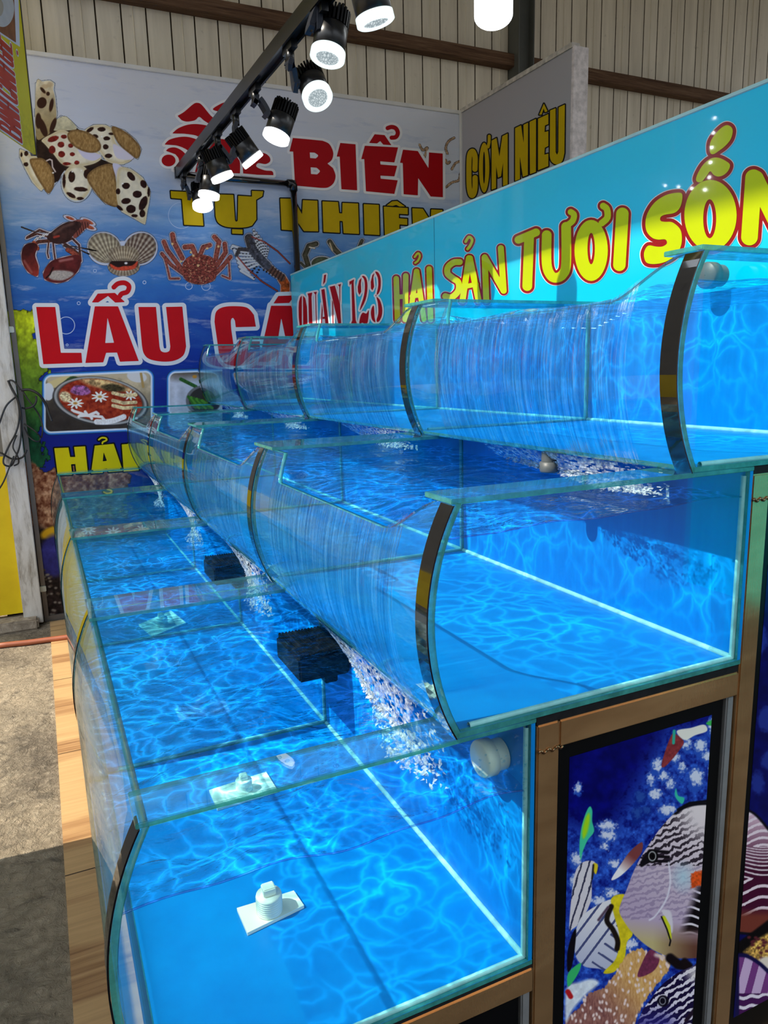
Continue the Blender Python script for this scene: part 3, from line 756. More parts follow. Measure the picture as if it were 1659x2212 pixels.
def print_patch(name, box, step, plane, off, frame, fn, mat, parent, org, halo=None, cut=True):
    ox, oy, s = frame; x0, y0, x1, y1 = box        # box in photo pixels
    X, Y = np.meshgrid(np.arange(x0, x1 + step, step), np.arange(y0, y1 + step, step))
    p = Paint((X - ox) * s, (Y - oy) * s); fn(p)
    W = on_plane(X, Y, plane[0] + plane[1] * off, plane[1]).reshape(X.shape + (3,))
    return grid_obj(name, W[::-1], mat, parent, org, (p.a > .5)[::-1] if cut else None, p.rgb[::-1], smooth=False)

M_PRINT = print_mat('printed_vinyl', .5, 0)
M_PRINTG = print_mat('printed_panel_gloss', .3, .0)

# ------------------------------------------------------------------ the seafood banner on the back wall
MP = (np.array([0, MUR_Y, 0.]), np.array([0, -1., 0]))        # eye-relative plane
def mur(x, y, off=0): return Vector(on_plane([x], [y], MP[0] + MP[1]*off, MP[1])[0])
mx0 = -.085; mx1 = mur(994, 245).x; mzt = EYE + 2.003; mzb = .04
org = (mx0, MUR_Y, mzb)
ban = thing('seafood_banner', org, 'large printed seafood banner with sea snails and red lettering on the back wall', 'banner')
n = NT('sea_print'); sx = n.node('SeparateXYZ'); n.l.new(n.coord(), sx.inputs[0])
v = n.coord((.55, 1, 2.1), rot=(0, .22, 0)); f = n.noise(v, 1.9, 6, .62, .5); g = n.noise(n.coord((.8, 1, 4.2), rot=(0, .2, 0)), 3.2, 6, .65, .3)
zz = n.math('ADD', n.math('DIVIDE', sx.outputs['Z'], 3.65), n.math('MULTIPLY', n.math('SUBTRACT', f, .5), .26))
col = n.ramp(zz, [(.0, s2l((34, 44, 120))), (.34, s2l((22, 34, 128))), (.52, s2l((24, 62, 158))), (.64, s2l((58, 118, 190))), (.74, s2l((120, 160, 206))), (.83, s2l((198, 204, 216))), (1., s2l((214, 214, 220)))])
band = n.ramp(sx.outputs['Z'], [(.0, (0, 0, 0)), (.45, (.0, .0, .0)), (.6, (1, 1, 1)), (.9, (1, 1, 1)), (1.0, (.5, .5, .5))])
bz = n.math('DIVIDE', sx.outputs['Z'], 3.65)
bandf = n.ramp(bz, [(.42, (0, 0, 0)), (.60, (1, 1, 1)), (.80, (.8, .8, .8)), (1.0, (.4, .4, .4))])
col = n.mix(n.math('MULTIPLY', n.ramp(g, [(.54, (0, 0, 0)), (.68, (1, 1, 1))]), n.math('MULTIPLY', bandf, .55)), col, s2l((205, 216, 230)))
col = n.mix(n.math('MULTIPLY', n.ramp(g, [(.30, (1, 1, 1)), (.44, (0, 0, 0))]), n.math('MULTIPLY', bandf, .5)), col, s2l((70, 116, 176)))
M_SEA = n.principled(col, .55, 0, .12)
b = MB(); b.box((mx0, MUR_Y, mzb), (mx1, MUR_Y + .02, mzt)); b.build('sea_panel', M_SEA, ban, org)
M_ALU = plain('dull_aluminium', (122, 116, 110), .45, .5, .5, .1, 10)
M_WFR = plain('white_frame', (214, 210, 202), .5, 0, .4, .08, 6)
b = MB(); b.bbox((mx0 - .03, MUR_Y - .018, mzb - .04), (mx0, MUR_Y + .03, mzt + .02), .003); b.bbox((mx0, MUR_Y - .018, mzb - .04), (mx1, MUR_Y + .03, mzb), .003); b.build('side_frame', M_ALU, ban, org)
b = MB(); b.bbox((mx0 - .03, MUR_Y - .012, mzt), (mx1 + .01, MUR_Y + .03, mzt + .028), .003); b.build('top_frame', M_WFR, ban, org)
for (x_, y_) in ((23, 712), (93, 1272)):
    p = mur(x_, y_, .02); b = MB(); b.bbox((p.x - .02, p.y - .012, p.z - .02), (p.x + .02, p.y + .012, p.z + .02), .004); b.build('fixing_clip', M_WHITE, ban, org)

CREAM, BRN, DRK = (236, 224, 196), (150, 112, 62), (52, 26, 16)
def snails(p):
    halo = np.full(p.X.shape, 1e9)
    A = [(320,330),(380,312),(440,305),(478,330),(470,380),(485,440),(500,600),(480,700),(440,770),(390,805),(318,790)]
    Bs = [(370,830),(450,780),(560,740),(700,820),(890,960),(850,1030),(700,1065),(560,1050),(470,950),(400,870)]
    Cs = [(755,745),(830,700),(930,698),(1000,740),(1030,860),(1170,985),(1090,1042),(960,1025),(880,930),(800,830)]
    Ds = [(180,915),(260,950),(340,1000),(410,1180),(365,1275),(290,1200),(225,1080),(180,980)]
    Fs = [(1050,1080),(1150,1085),(1260,1165),(1325,1290),(1312,1400),(1300,1450),(1280,1570),(1180,1515),(1080,1460),(1040,1380),(1030,1230)]
    G = [(315,560),(480,680),(540,620),(620,660),(690,730),(780,790),(900,1000),(1060,1060),(900,1130),(570,1100),(490,1210),(420,1180),(318,960)]
    for P in (A, Bs, Cs, Ds, Fs, G): halo = np.minimum(halo, sd_poly(p.X, p.Y, [P]))
    for P in ([(262,1010),(390,1000),(462,1090),(480,1220),(430,1302),(370,1230)],[(988,712),(1100,750),(1195,830),(1245,910),(1218,992),(1140,945),(1040,850)],[(770,1160),(850,1075),(990,1045),(1025,1180),(1052,1405),(940,1392),(840,1290)]): halo = np.minimum(halo, sd_poly(p.X, p.Y, [P]))
    for e_ in ((745,840,165,88,25),(680,1205,132,165,0)): halo = np.minimum(halo, sd_ell(p.X, p.Y, *e_))
    p.put(halo - 9, (206, 214, 224), 8)
    p.poly(G, (44, 28, 20), soft=4, n=.4, ns=30)
    p.blob([(470,740),(490,660),(560,620),(610,640),(680,730),(560,745)], (206,196,160), soft=4, n=.2, ns=40)
    p.blob(A, p.grad((222,208,176),(150,128,84),330,350,500,760), soft=4, n=.15, ns=40)
    for e_ in ((400,430,40,40,0),(395,355,30,20,0),(440,340,24,22,0)): p.ell(*e_, (190,160,120), soft=12, al=.6)
    for e_ in ((380,390,34,14,50),(425,420,16,18,0),(370,500,42,50,20),(455,520,18,60,10),(380,720,30,90,-20),(470,700,22,70,20),(340,660,26,70,0)): p.ell(*e_, (60,34,20), soft=6)
    def shell(P, spots, c=CREAM, sc=DRK):
        p.blob(P, c, soft=4, n=.12, ns=60)
        sd = sd_poly(p.X, p.Y, [spline(P, 5, True)])
        p.put(np.maximum(sd, -sd - 26), (196, 170, 110), soft=26, al=.5)
        for e_ in spots:
            q = e_ if len(e_) == 5 else e_ + (0,)
            wob = 5 * (fbm(p.X / 14, p.Y / 14, int(q[0])) - .5)
            p.put(sd_ell(p.X, p.Y, *q) + wob, sc, soft=5, n=.4, ns=20)
    def oper(P, seed):
        sd = sd_poly(p.X, p.Y, [spline(P, 5, True)])
        t = fbm(p.X / 9, p.Y / 22, seed)
        c = np.array((118, 84, 42)) * (1 - t[..., None]) + np.array((206, 166, 104)) * t[..., None]
        p.put(sd, c, soft=4); p.put(np.maximum(sd, -sd - 14), (84, 58, 30), soft=14, al=.5)
    shell(Ds, [(232,950,18,22),(230,1045,22,18),(190,960,10,20)])
    p.blob([(385,980),(450,985),(540,1010),(560,1090),(500,1200),(440,1060)], (40,22,16), soft=4); p.line([(400,1020),(440,1000),(460,1010),(465,1070),(490,1110)], 6, (220,200,190), soft=6)
    oper([(262,1010),(320,990),(390,1000),(462,1090),(480,1220),(430,1302),(370,1230),(310,1130)], 3)
    shell(Cs, [(795,740,38,16,-35),(900,735,36,20),(945,815,30,18),(845,795,26,15,20),(935,890,25,22),(960,970,32,20),(985,775,24,12)])
    p.blob([(1000,870),(1060,890),(1180,975),(1150,1005),(1030,985)], (222,214,226), soft=6)
    oper([(988,712),(1100,750),(1195,830),(1245,910),(1218,992),(1140,945),(1040,850)], 5)
    shell(ring(680,1205,130,160,18), [(635,1155,30,50),(770,1130,30,42),(715,1265,60,20,5),(630,1318,45,18,30),(710,1348,32,14),(567,1190,14,62)])
    shell(Bs, [(470,820,50,25,-20),(540,870,30,26),(462,915,30,35),(545,955,30,28),(625,880,22,20),(565,800,26,18),(640,955,22,18),(590,1040,36,14),(680,1030,22,18)], sc=(122, 32, 22))
    p.blob([(690,905),(800,930),(895,968),(830,1012),(740,985)], (216,208,226), soft=6)
    oper(ring(745,840,160,85,16,25), 7)
    oper([(770,1160),(850,1075),(990,1045),(1025,1180),(1052,1405),(940,1392),(840,1290)], 9)
    p.blob([(998,1036),(1090,1075),(1050,1180),(1025,1150)], (214,208,226), soft=6)
    shell(Fs, [(1160,1150,46,26,50),(1115,1235,34,28),(1215,1310,40,32),(1270,1220,26,36,-25),(1115,1370,42,26,-10),(1160,1440,42,36),(1268,1390,32,66,22),(1190,1500,28,14),(1260,1480,26,34),(1060,1430,32,14,40),(1045,1285,20,26),(1316,1290,12,40)], sc=(44, 18, 12))
    for (x, y, r) in ((1085,1215,10),(720,1100,6),(640,1110,8),(470,1120,9),(900,800,8)): p.ell(x, y, r, r*.7, 0, (255,250,240), soft=5)
print_patch('snail_print', (38, 168, 330, 488), .8, MP, .0012, (0, 100, 4.0975), snails, M_PRINT, ban, org)

def lobster(p):
    d = np.full(p.X.shape, 1e9)
    lc = [(190,1830),(220,1760),(290,1738),(335,1770),(312,1850),(342,1950),(330,2035),(250,2000),(200,1920)]
    rc = [(385,2000),(450,1905),(560,1868),(690,1845),(718,1900),(690,1990),(600,2072),(500,2095),(400,2065)]
    bd = [(415,1700),(450,1650),(560,1570),(660,1548),(725,1575),(660,1660),(600,1725),(500,1750)]
    tl = [(640,1560),(720,1535),(800,1560),(745,1625),(655,1700)]
    leg = [([(440,1660),(350,1625),(240,1690)],9),([(440,1690),(330,1660),(235,1700)],8),([(450,1720),(340,1730),(290,1760)],16),([(560,1740),(640,1700),(700,1760),(715,1900)],10),([(580,1760),(640,1800),(700,1850)],18),([(470,1740),(480,1830),(490,1900)],8),([(430,1740),(420,1830),(430,1870)],7)]
    for P in (lc, rc, bd, tl): d = np.minimum(d, sd_poly(p.X, p.Y, [P]))
    for P, w in leg: d = np.minimum(d, sd_line(p.X, p.Y, P, w))
    for e_ in ((620,1522,42,15,20),(780,1552,52,18,25),(790,1600,48,18,20)): d = np.minimum(d, sd_ell(p.X, p.Y, *e_))
    p.put(d - 9, (206, 206, 222), 8)
    for P, w in leg:
        p.line(P, w, (84, 46, 36), soft=5, n=.6, ns=10)
    for i in range(5): p.line([(330 + i*28, 1690 - i*12), (300 + i*28, 1720 - i*12)], 5, (220,214,210), soft=4)
    for e_ in ((620,1522,40,13,20),(780,1552,50,16,25),(790,1600,46,16,20)): p.ell(*e_, (176, 84, 52), soft=5, n=.4, ns=14)
    p.blob(tl, (140, 72, 60), soft=4)
    for i in range(6): p.line([(655+i*24, 1548+i*3), (690+i*18, 1680-i*16)], 4, (64,34,30), soft=5)
    p.blob(bd, (62, 36, 32), soft=4, n=.5, ns=40); p.line([(480,1660),(560,1600),(640,1570)], 12, (120,84,72), soft=24, al=.7)
    p.line([(480,1690),(520,1680)], 10, (168,60,44), soft=8)
    p.line([(300,1740),(330,1790)], 18, (168,78,52), soft=8, n=.4); p.line([(600,1800),(680,1850)], 20, (150,70,52), soft=8, n=.5)
    p.blob(lc, p.grad((60,20,20),(150,50,40),190,1800,330,2030), soft=4, n=.3, ns=40); p.line([(215,1900),(280,2000)], 8, (190,110,100), soft=20, al=.7)
    p.blob(rc, (98, 34, 32), soft=4, n=.4, ns=50); p.blob([(430,2030),(480,1985),(610,1990),(650,2020),(560,2070),(460,2065)], (178,166,156), soft=16, n=.2)
    p.line([(470,1960),(440,2020),(410,2050)], 7, (40,16,16), soft=6); p.line([(530,1900),(640,1880)], 9, (196,130,124), soft=18, al=.8)
    for P in ([(430,1650),(300,1640),(190,1600)], [(560,1760),(700,1780),(850,1810)], [(560,1770),(700,1800),(790,1840)]): p.line(P, 4, (70,54,50), soft=4)
print_patch('lobster_print', (38, 462, 212, 616), .8, MP, .0012, (0, 100, 4.0975), lobster, M_PRINT, ban, org)

def clams(p):
    d = sd_ell(p.X, p.Y, 925, 1790, 150, 138, 30)
    d = np.minimum(d, sd_ell(p.X, p.Y, 1240, 1790, 150, 140, -30)); d = np.minimum(d, sd_ell(p.X, p.Y, 1095, 1880, 150, 150, 0))
    p.put(d - 9, (206, 210, 226), 8)
    def rib(cx, cy, rx, ry, deg, hx, hy, nn, c0=(206,188,150), c1=(104,82,62), lo=None):
        sd = sd_ell(p.X, p.Y, cx, cy, rx, ry, deg)
        if lo is not None: sd = np.maximum(sd, lo)
        an = np.arctan2(p.Y - hy, p.X - hx); rr = np.hypot(p.X - hx, p.Y - hy)
        t = (.5 + .5 * np.sin(an * nn)) * .7 + .3 * fbm(p.X / 10, p.Y / 10, 3) + .12 * np.sin(rr / 7)
        t = np.clip(t, 0, 1)[..., None]; p.put(sd, np.array(c1) * (1 - t) + np.array(c0) * t, soft=4)
        p.put(np.maximum(sd, -sd - 20), (90, 76, 64), soft=20, al=.4)
    rib(1240, 1790, 148, 132, -35, 1130, 1960, 46, (206,190,166), (76,52,44))
    rib(925, 1785, 150, 130, 25, 1010, 1960, 46, (214,200,166), (112,96,78))
    rib(1095, 1955, 140, 78, 0, 1095, 1840, 40, (214,196,166), (120,98,80))
    p.ell(1095, 1930, 128, 52, 0, (40, 22, 20), soft=6); p.blob([(975,1925),(1040,1955),(1100,1945),(1170,1940),(1220,1900),(1195,1965),(1095,1985),(1000,1970)], (206,74,48), soft=8, n=.3)
    rib(1095, 1845, 138, 78, 0, 1095, 2010, 52, (222,204,168), (118,96,76), lo=p.Y - 1900)
    p.ell(1115, 1920, 14, 10, 0, (250,240,236), soft=8)
print_patch('clam_print', (186, 492, 346, 602), .8, MP, .0012, (0, 100, 4.0975), clams, M_PRINT, ban, org)

def crabs(p):
    red, = ((128, 60, 50),)
    legs = [([(150,95),(160,150),(225,275)],20),([(85,150),(112,215),(230,370)],18),([(70,240),(140,325),(235,395)],15),([(85,255),(110,340),(130,430),(200,430)],9),([(470,112),(505,150),(480,280)],19),([(548,165),(556,230),(490,330)],18),([(592,265),(530,340),(480,390)],17),([(580,300),(588,432),(530,408)],8),([(245,190),(300,185),(335,265)],20),([(435,175),(385,190),(355,265)],18)]
    bd = [(228,370),(235,300),(310,250),(420,256),(484,300),(490,370),(470,440),(380,474),(290,462),(238,425)]
    d = sd_poly(p.X, p.Y, [bd])
    for P, w in legs: d = np.minimum(d, sd_line(p.X, p.Y, P, w))
    lob = [([(735,120),(760,210),(810,270),(870,330)],34),([(870,330),(930,385),(985,420)],28),([(985,430),(1010,470),(1010,540)],34)]
    mc = [([(1185,330),(1160,250),(1190,180),(1245,165)],20),([(1350,150),(1385,205),(1435,255)],20),([(1130,310),(1170,350),(1230,360)],10),([(1595,140),(1570,200)],14)]
    for P, w in lob + mc: d = np.minimum(d, sd_line(p.X, p.Y, P, w))
    d = np.minimum(d, sd_ell(p.X, p.Y, 1290, 315, 82, 54, 0))
    fan = []
    for i in range(7):
        q = i / 6; fan.append(([(800+q*50, 240+q*70), (770+q*110, 60+q*140)], 5)); fan.append(([(770+q*70, 230+q*80), (610+q*60, 180+q*190), (600+q*170, 200+q*230)], 5))
    for P, w in fan: d = np.minimum(d, sd_line(p.X, p.Y, P, w))
    p.put(d - 6, (196, 202, 220), 7)
    for P, w in legs:
        p.line(P, w, red, soft=4, n=.7, ns=9, seed=4); p.line(P, w*.3, (176,100,80), soft=w, al=.6)
    p.blob(bd, red, soft=4, n=.8, ns=8, seed=6)
    rs = np.random.default_rng(3)
    for i in range(90):
        x, y = rs.uniform(235, 485), rs.uniform(255, 465)
        if sd_poly(np.array([x]), np.array([y]), [bd])[0] < -6: p.ell(x, y, 5, 4, 0, (206,150,110) if i % 2 else (84,34,30), soft=4)
    for (x, y) in ((290,230),(310,255),(415,200),(345,330),(150,165),(215,300),(500,185)): p.ell(x, y, 9, 9, 0, (226,190,130), soft=8)
    for P, w in fan:
        p.line(P, w, (206, 206, 206), soft=3)
        a = np.array(P[0]); b_ = np.array(P[-1])
        for t in np.linspace(.1, .95, 6): c = a + (b_ - a) * t; p.ell(c[0], c[1], 7, 5, 0, (40, 40, 44), soft=3)
    p.line(*lob[2], (190, 84, 34), soft=5, n=.6, ns=14); p.line(*lob[1], (104, 70, 58), soft=5, n=.4)
    for i in range(7): p.line([(845+i*22, 365+i*14), (880+i*20, 310+i*15)], 5, (54,38,34), soft=5)
    p.line(*lob[0], (74, 74, 84), soft=5, n=.7, ns=16)
    for P in ([(740,105),(850,150),(950,220),(1045,315)], [(640,255),(720,350),(830,450),(950,525)]): p.line(P, 5, (150,66,58), soft=4)
    p.line([(640,250),(660,205),(720,210)], 14, (66,60,62), soft=6, n=.5); p.line([(740,105),(715,130),(735,190)], 14, (70,64,62), soft=6, n=.5)
    p.ell(1290, 315, 80, 52, 0, (74, 82, 62), soft=4, n=.4, ns=22)
    for P, w in mc: p.line(P, w, (64, 62, 50), soft=4, n=.5, ns=18); p.line(P, w*.3, (128,118,90), soft=w, al=.5)
    p.line([(1195,190),(1235,200)], 5, (226,216,196), soft=4); p.line([(1350,160),(1370,215)], 5, (206,186,150), soft=4)
for nm_, bx_ in (('king_crab_print', (340, 484, 507, 632)), ('spiny_lobster_print', (507.3, 484, 640, 632)), ('mud_crab_print', (640.3, 484, 790, 632))): print_patch(nm_, bx_, .9, MP, .0012, (330, 480, 3.5298), crabs, M_PRINT, ban, org)

def food(p):
    def rr(cx, cy, hx, hy, r, sh=0):
        X, Y = p.X - cx, p.Y - cy - sh * (p.X - cx); qx, qy = np.abs(X) - hx + r, np.abs(Y) - hy + r
        return np.hypot(np.maximum(qx, 0), np.maximum(qy, 0)) + np.minimum(np.maximum(qx, qy), 0) - r
    q = rr(782, 842, 432, 232, 60, -.045)
    p.put(q - 14, (70, 150, 230), 16); p.put(q, (226, 236, 244), 4)
    ins = q + 14
    img = Paint(p.X, p.Y); img.rgb[:] = 0; img.a[:] = 1
    img.put(p.Y - 1e4, p.grad((196,176,140), (58,50,44), 800, 640, 700, 1000), 1, n=.25, ns=60)
    img.poly([(350,640),(420,620),(1190,600),(1190,700),(900,640),(600,640),(400,720)], (206,186,150), soft=20)
    img.blob([(380,690),(540,630),(560,690),(420,730)], (222,200,140), soft=8); img.ell(385, 760, 45, 70, 0, (226,226,226), soft=6); img.ell(1090, 640, 80, 45, 10, (226,222,216), soft=6); img.line([(1120,600),(1140,720)], 10, (184,150,90), soft=5)
    img.blob([(460,740),(560,640),(650,660),(640,700),(540,760)], (54,84,44), soft=8, n=.4)
    img.put(sd_ell(p.X, p.Y, 800, 838, 385, 196, 8), (60, 56, 54), 6); img.put(sd_ell(p.X, p.Y, 800, 832, 372, 186, 8), (176, 174, 168), 6); img.put(sd_ell(p.X, p.Y, 800, 830, 350, 172, 8), (84, 76, 70), 8)
    soup = sd_ell(p.X, p.Y, 800, 828, 335, 166, 8); t = fbm(p.X/26, p.Y/22, 12, 5)[..., None]
    img.put(soup, np.array((96,10,6))*(1-t) + np.array((226,96,50))*t, 5)
    img.put(np.maximum(soup, sd_ell(p.X, p.Y, 900, 690, 260, 60, 8)), (208,168,112), 20, n=.7, ns=24); img.put(np.maximum(soup, sd_ell(p.X, p.Y, 900, 730, 90, 30, 5)), (70,60,36), 14, n=.6, ns=14)
    img.blob([(560,760),(600,710),(690,720),(720,770),(640,790)], (150,90,140), soft=12, n=.8, ns=14); img.put(np.maximum(soup, sd_poly(p.X, p.Y, [[(480,900),(560,930),(680,1000),(560,1010),(490,950)]])), (230,206,50), 12, n=.3)
    for (cx, cy, r) in ((795,800,70),(600,852,68),(1035,790,60)):
        an = np.arctan2((p.Y-cy)*1.5, p.X-cx); rad = np.hypot(p.X-cx, (p.Y-cy)*1.5); img.put(rad - r*(.72 + .28*np.cos(an*9)), (248,244,230), 6); img.ell(cx, cy, 16, 10, 0, (200,140,60), soft=8)
    for i in range(6): img.line([(700, 950), (590+i*44, 915+((i*37) % 70)), (575+i*52, 905+((i*53) % 90))], 11, (246,240,232), soft=5)
    img.line(spline([(770,1000),(850,1000),(920,985),(985,960)], 6), 22, (246,242,236), soft=6, n=.15, ns=8)
    for yy in (770, 830, 870): img.line([(900, yy), (980, yy+20), (1080, yy+15)], 14, (232,204,150), soft=6, n=.4, ns=14)
    img.ell(520, 800, 50, 40, 30, (226,196,150), soft=14, n=.7, ns=10)
    a = np.clip(.5 - ins / 4, 0, 1)[..., None]; p.rgb = p.rgb*(1-a) + img.rgb*a
    q2 = rr(1340 + 432, 815, 432, 232, 60, -.04); p.put(q2 - 14, (70,150,230), 16); p.put(q2, (226,236,244), 4); in2 = q2 + 14
    img = Paint(p.X, p.Y); img.rgb[:] = .85; img.put(p.Y - 1e4, p.grad((100,84,66),(206,206,212),1500,600,1500,690), 1, n=.15, ns=50)
    img.line([(1440,660),(1500,690),(1560,720)], 14, (50,96,40), soft=6, n=.4); img.ell(1550, 640, 18, 14, 0, (216,150,60), soft=6); img.ell(1620, 830, 140, 120, 0, (120,116,112), soft=8); img.ell(1630, 830, 125, 105, 0, (60,54,50), soft=8)
    for i in range(6): img.line([(1500+i*22, 800+i*6), (1560+i*26, 890)], 11, (90,150,50) if i % 2 else (56,110,36), soft=6)
    a = np.clip(.5 - in2 / 4, 0, 1)[..., None]; p.rgb = p.rgb*(1-a) + img.rgb*a
print_patch('hotpot_print', (86, 796, 480, 940), .9, MP, .0016, (0, 640, 3.6864), food, M_PRINT, ban, org)

def reef(p):                                       # photo pixels: leaves, then coral, fish and dark rock
    X, Y = p.X, p.Y; t = fbm(X/9, Y/13, 21, 4)
    edge = 60 + 46*np.clip((Y-640)/140, 0, 1) + 14*np.sin(Y/17) - 20*np.clip((Y-900)/80, 0, 1)
    sd = np.maximum(np.maximum(X - edge - 40*(t-.5), 672 + 30*(fbm(X/12, Y/12, 5)-.5) - Y), Y - 1010)
    k = np.clip((Y-690)/260, 0, 1)[..., None]; c = (np.array((196,206,30))*(1-k) + np.array((20,74,44))*k) * (.55 + .9*t[..., None])
    p.put(sd, np.clip(c, 0, 255), 5)
    t2 = fbm(X/7, Y/7, 31, 4)[..., None]; top = 1000 + 12*np.sin(X/13) + 14*fbm(X/10, Y/10, 8)
    right = np.where(Y < 1120, 260., 190.)
    p.put(np.maximum(np.maximum(top - Y, Y - 1150), X - right - 30*fbm(X/14, Y/14, 3)), np.clip(np.array((112,58,34))*(1-t2*1.4+.4) + np.array((232,186,140))*(t2*1.6-.5), 0, 255), 5)
    p.put(np.maximum(1130 + 16*fbm(X/20, Y/20, 9) - Y, X - 330), (46, 36, 34), 14, n=.8, ns=9)
    p.ell(112, 1150, 26, 12, -20, (226,170,30), soft=5); p.ell(118, 1200, 34, 46, 10, (58,56,132), soft=10, n=.3, ns=12)
    rs = np.random.default_rng(5)
    for i in range(150):
        x, y = rs.uniform(95, 320), rs.uniform(1225, 1335); p.ell(x, y, 3.2, 2.4, 0, (150,140,128) if i % 3 else (96,82,70), soft=2.5)
print_patch('reef_print', (16, 655, 330, 1336), 1.5, MP, .0008, (0, 0, 1.0), reef, M_PRINT, ban, org)

def decor(p):                                      # shrimp at the right, bubbles
    for P in ([(1520,380),(1505,330),(1530,270),(1580,240)], [(1505,440),(1520,470),(1540,455)], [(1560,520),(1590,470),(1630,450)], [(1510,680),(1560,640),(1620,620),(1635,560)], [(1270,300),(1300,350),(1340,330),(1310,420)]):
        p.line(spline(P, 6), 9, (214,176,140), soft=8, n=.6, ns=10); p.line(spline(P, 6), 3, (110,84,60), soft=5, al=.6)
print_patch('shrimp_pattern', (900, 285, 994, 420), 1.0, MP, .0010, (600, 240, 4.1475), decor, M_PRINT, ban, org)
M_BUB = plain('bubble_print', (176, 196, 226), .4)
b = MB()
for (x, y, r, w) in ((392, 465, 28, .9), (143, 703, 18, 1.2), (408, 618, 7, 1), (445, 618, 9, 1), (312, 610, 3, 1.2), (170, 655, 3, 1), (145, 745, 2, 1), (205, 585, 3, 1)):
    fill_region(b, Glyph([ring(x, y, r + w, r + w, 36), ring(x, y, r - w * .4, r - w * .4, 36)]), 0, MP, .0009, .7, 0)
b.build('bubble_print', M_BUB, ban, org)

# lettering: red with white edge, yellow with black edge
M_RED = plain('red_vinyl', (206, 14, 26), .5, 0, .12, .05)
M_REDD = plain('dark_red_vinyl', (170, 6, 18), .5, 0, .12, .05)
M_WHT = plain('white_vinyl', (232, 230, 230), .5, 0, .12, .03)
M_YLW = plain('yellow_vinyl', (226, 206, 10), .5, 0, .12, .05)
M_YLD = plain('ochre_vinyl', (196, 164, 0), .5, 0, .12, .05)
M_BLK = plain('black_vinyl', (10, 10, 14), .5, 0, .12, .05)
def lettering(name, glyphs, plane, layers, step, mats, parent, org):
    b = MB()
    for i, g in enumerate(glyphs):
        for (iso, off, mi) in layers: fill_region(b, g, iso, plane, off + i * 5e-5, step, mi)
    return b.build(name, mats, parent, org)
K4 = lambda P: conv(P, 0, 640, 3.6864)
K3 = lambda P: conv(P, 0, 560, 2.37)
KB = lambda P: conv(P, 600, 240, 4.1475)
KT = lambda P: conv(P, 340, 200, 5.184)
lau = [Glyph([K4([(288,85),(440,85),(484,450),(648,450),(655,530),(345,541)])]),
       Glyph([K4([(755,80),(940,80),(1105,515),(955,521),(932,448),(845,450),(822,526),(680,531)]), K4([(856,170),(908,370),(838,372)])]),
       Glyph([K3([(500,176),(588,172),(640,219),(590,222),(553,188),(503,221),(470,221)])]),
       Glyph([], [(K3(spline([(583,143),(604,125),(638,121),(660,138),(652,166),(624,176),(614,188)], 5)), 5.2)]),
       Glyph([K4([(1102,85),(1242,85)] + spline([(1270,400),(1282,435),(1315,447),(1348,435),(1356,400)], 5) + [(1322,85),(1452,82)] + spline([(1482,400),(1460,470),(1390,512),(1290,520),(1190,500),(1145,455),(1130,390)], 5))]),
       Glyph([K3(spline([(1098,320),(1106,270),(1140,246),(1200,240),(1265,248),(1300,285)], 5) + [(1310,345),(1207,348)] + spline([(1203,315),(1192,300),(1182,315),(1184,360)], 4) + [(1200,470)] + spline([(1212,490),(1232,488),(1238,465)], 4) + [(1234,420),(1330,420)] + spline([(1332,490),(1290,532),(1220,546),(1155,535),(1122,490)], 5))]),
       Glyph([K3([(1388,238),(1490,238),(1590,520),(1500,520),(1485,470),(1430,470),(1420,525),(1325,525)]), K3([(1440,300),(1462,405),(1424,405)])]),
       Glyph([K3([(1425,188),(1510,185),(1480,224),(1400,226)])])]
lettering('red_lettering', lau, MP, [(8.5, .0022, 1), (0, .0032, 0)], 1.0, [M_RED, M_WHT], ban, org)
bien = [Glyph([KB([(135,240),(270,252)] + spline([(400,265),(462,295),(497,370),(485,435),(445,470)], 5) + spline([(495,510),(518,580),(500,645),(450,684),(390,688)], 5) + [(155,667),(138,362),(105,362)]), KB([(287,370)] + spline([(330,372),(362,398),(340,424)], 5) + [(290,420)]), KB([(295,503)] + spline([(348,507),(378,538),(352,567)], 5) + [(298,563)])]),
        Glyph([KB([(560,285),(697,297),(712,710),(570,700),(555,408),(528,408)])]),
        Glyph([KB([(780,310),(1078,325),(1045,460),(918,450),(920,478),(1070,490),(1045,585),(920,578),(922,605),(1075,620),(1045,742),(790,718),(775,430),(748,430)])]),
        Glyph([KB([(868,207),(958,215),(1018,305),(945,300),(918,268),(890,290),(818,285)])]),
        Glyph([], [(KB(spline([(985,152),(1020,142),(1058,155),(1076,195),(1058,232),(1020,238)], 5)), 4.6)]),
        Glyph([KB([(1122,345),(1255,358),(1350,510),(1355,370),(1478,380),(1480,772),(1370,765),(1258,600),(1255,755),(1128,745),(1120,465),(1095,463)])])]
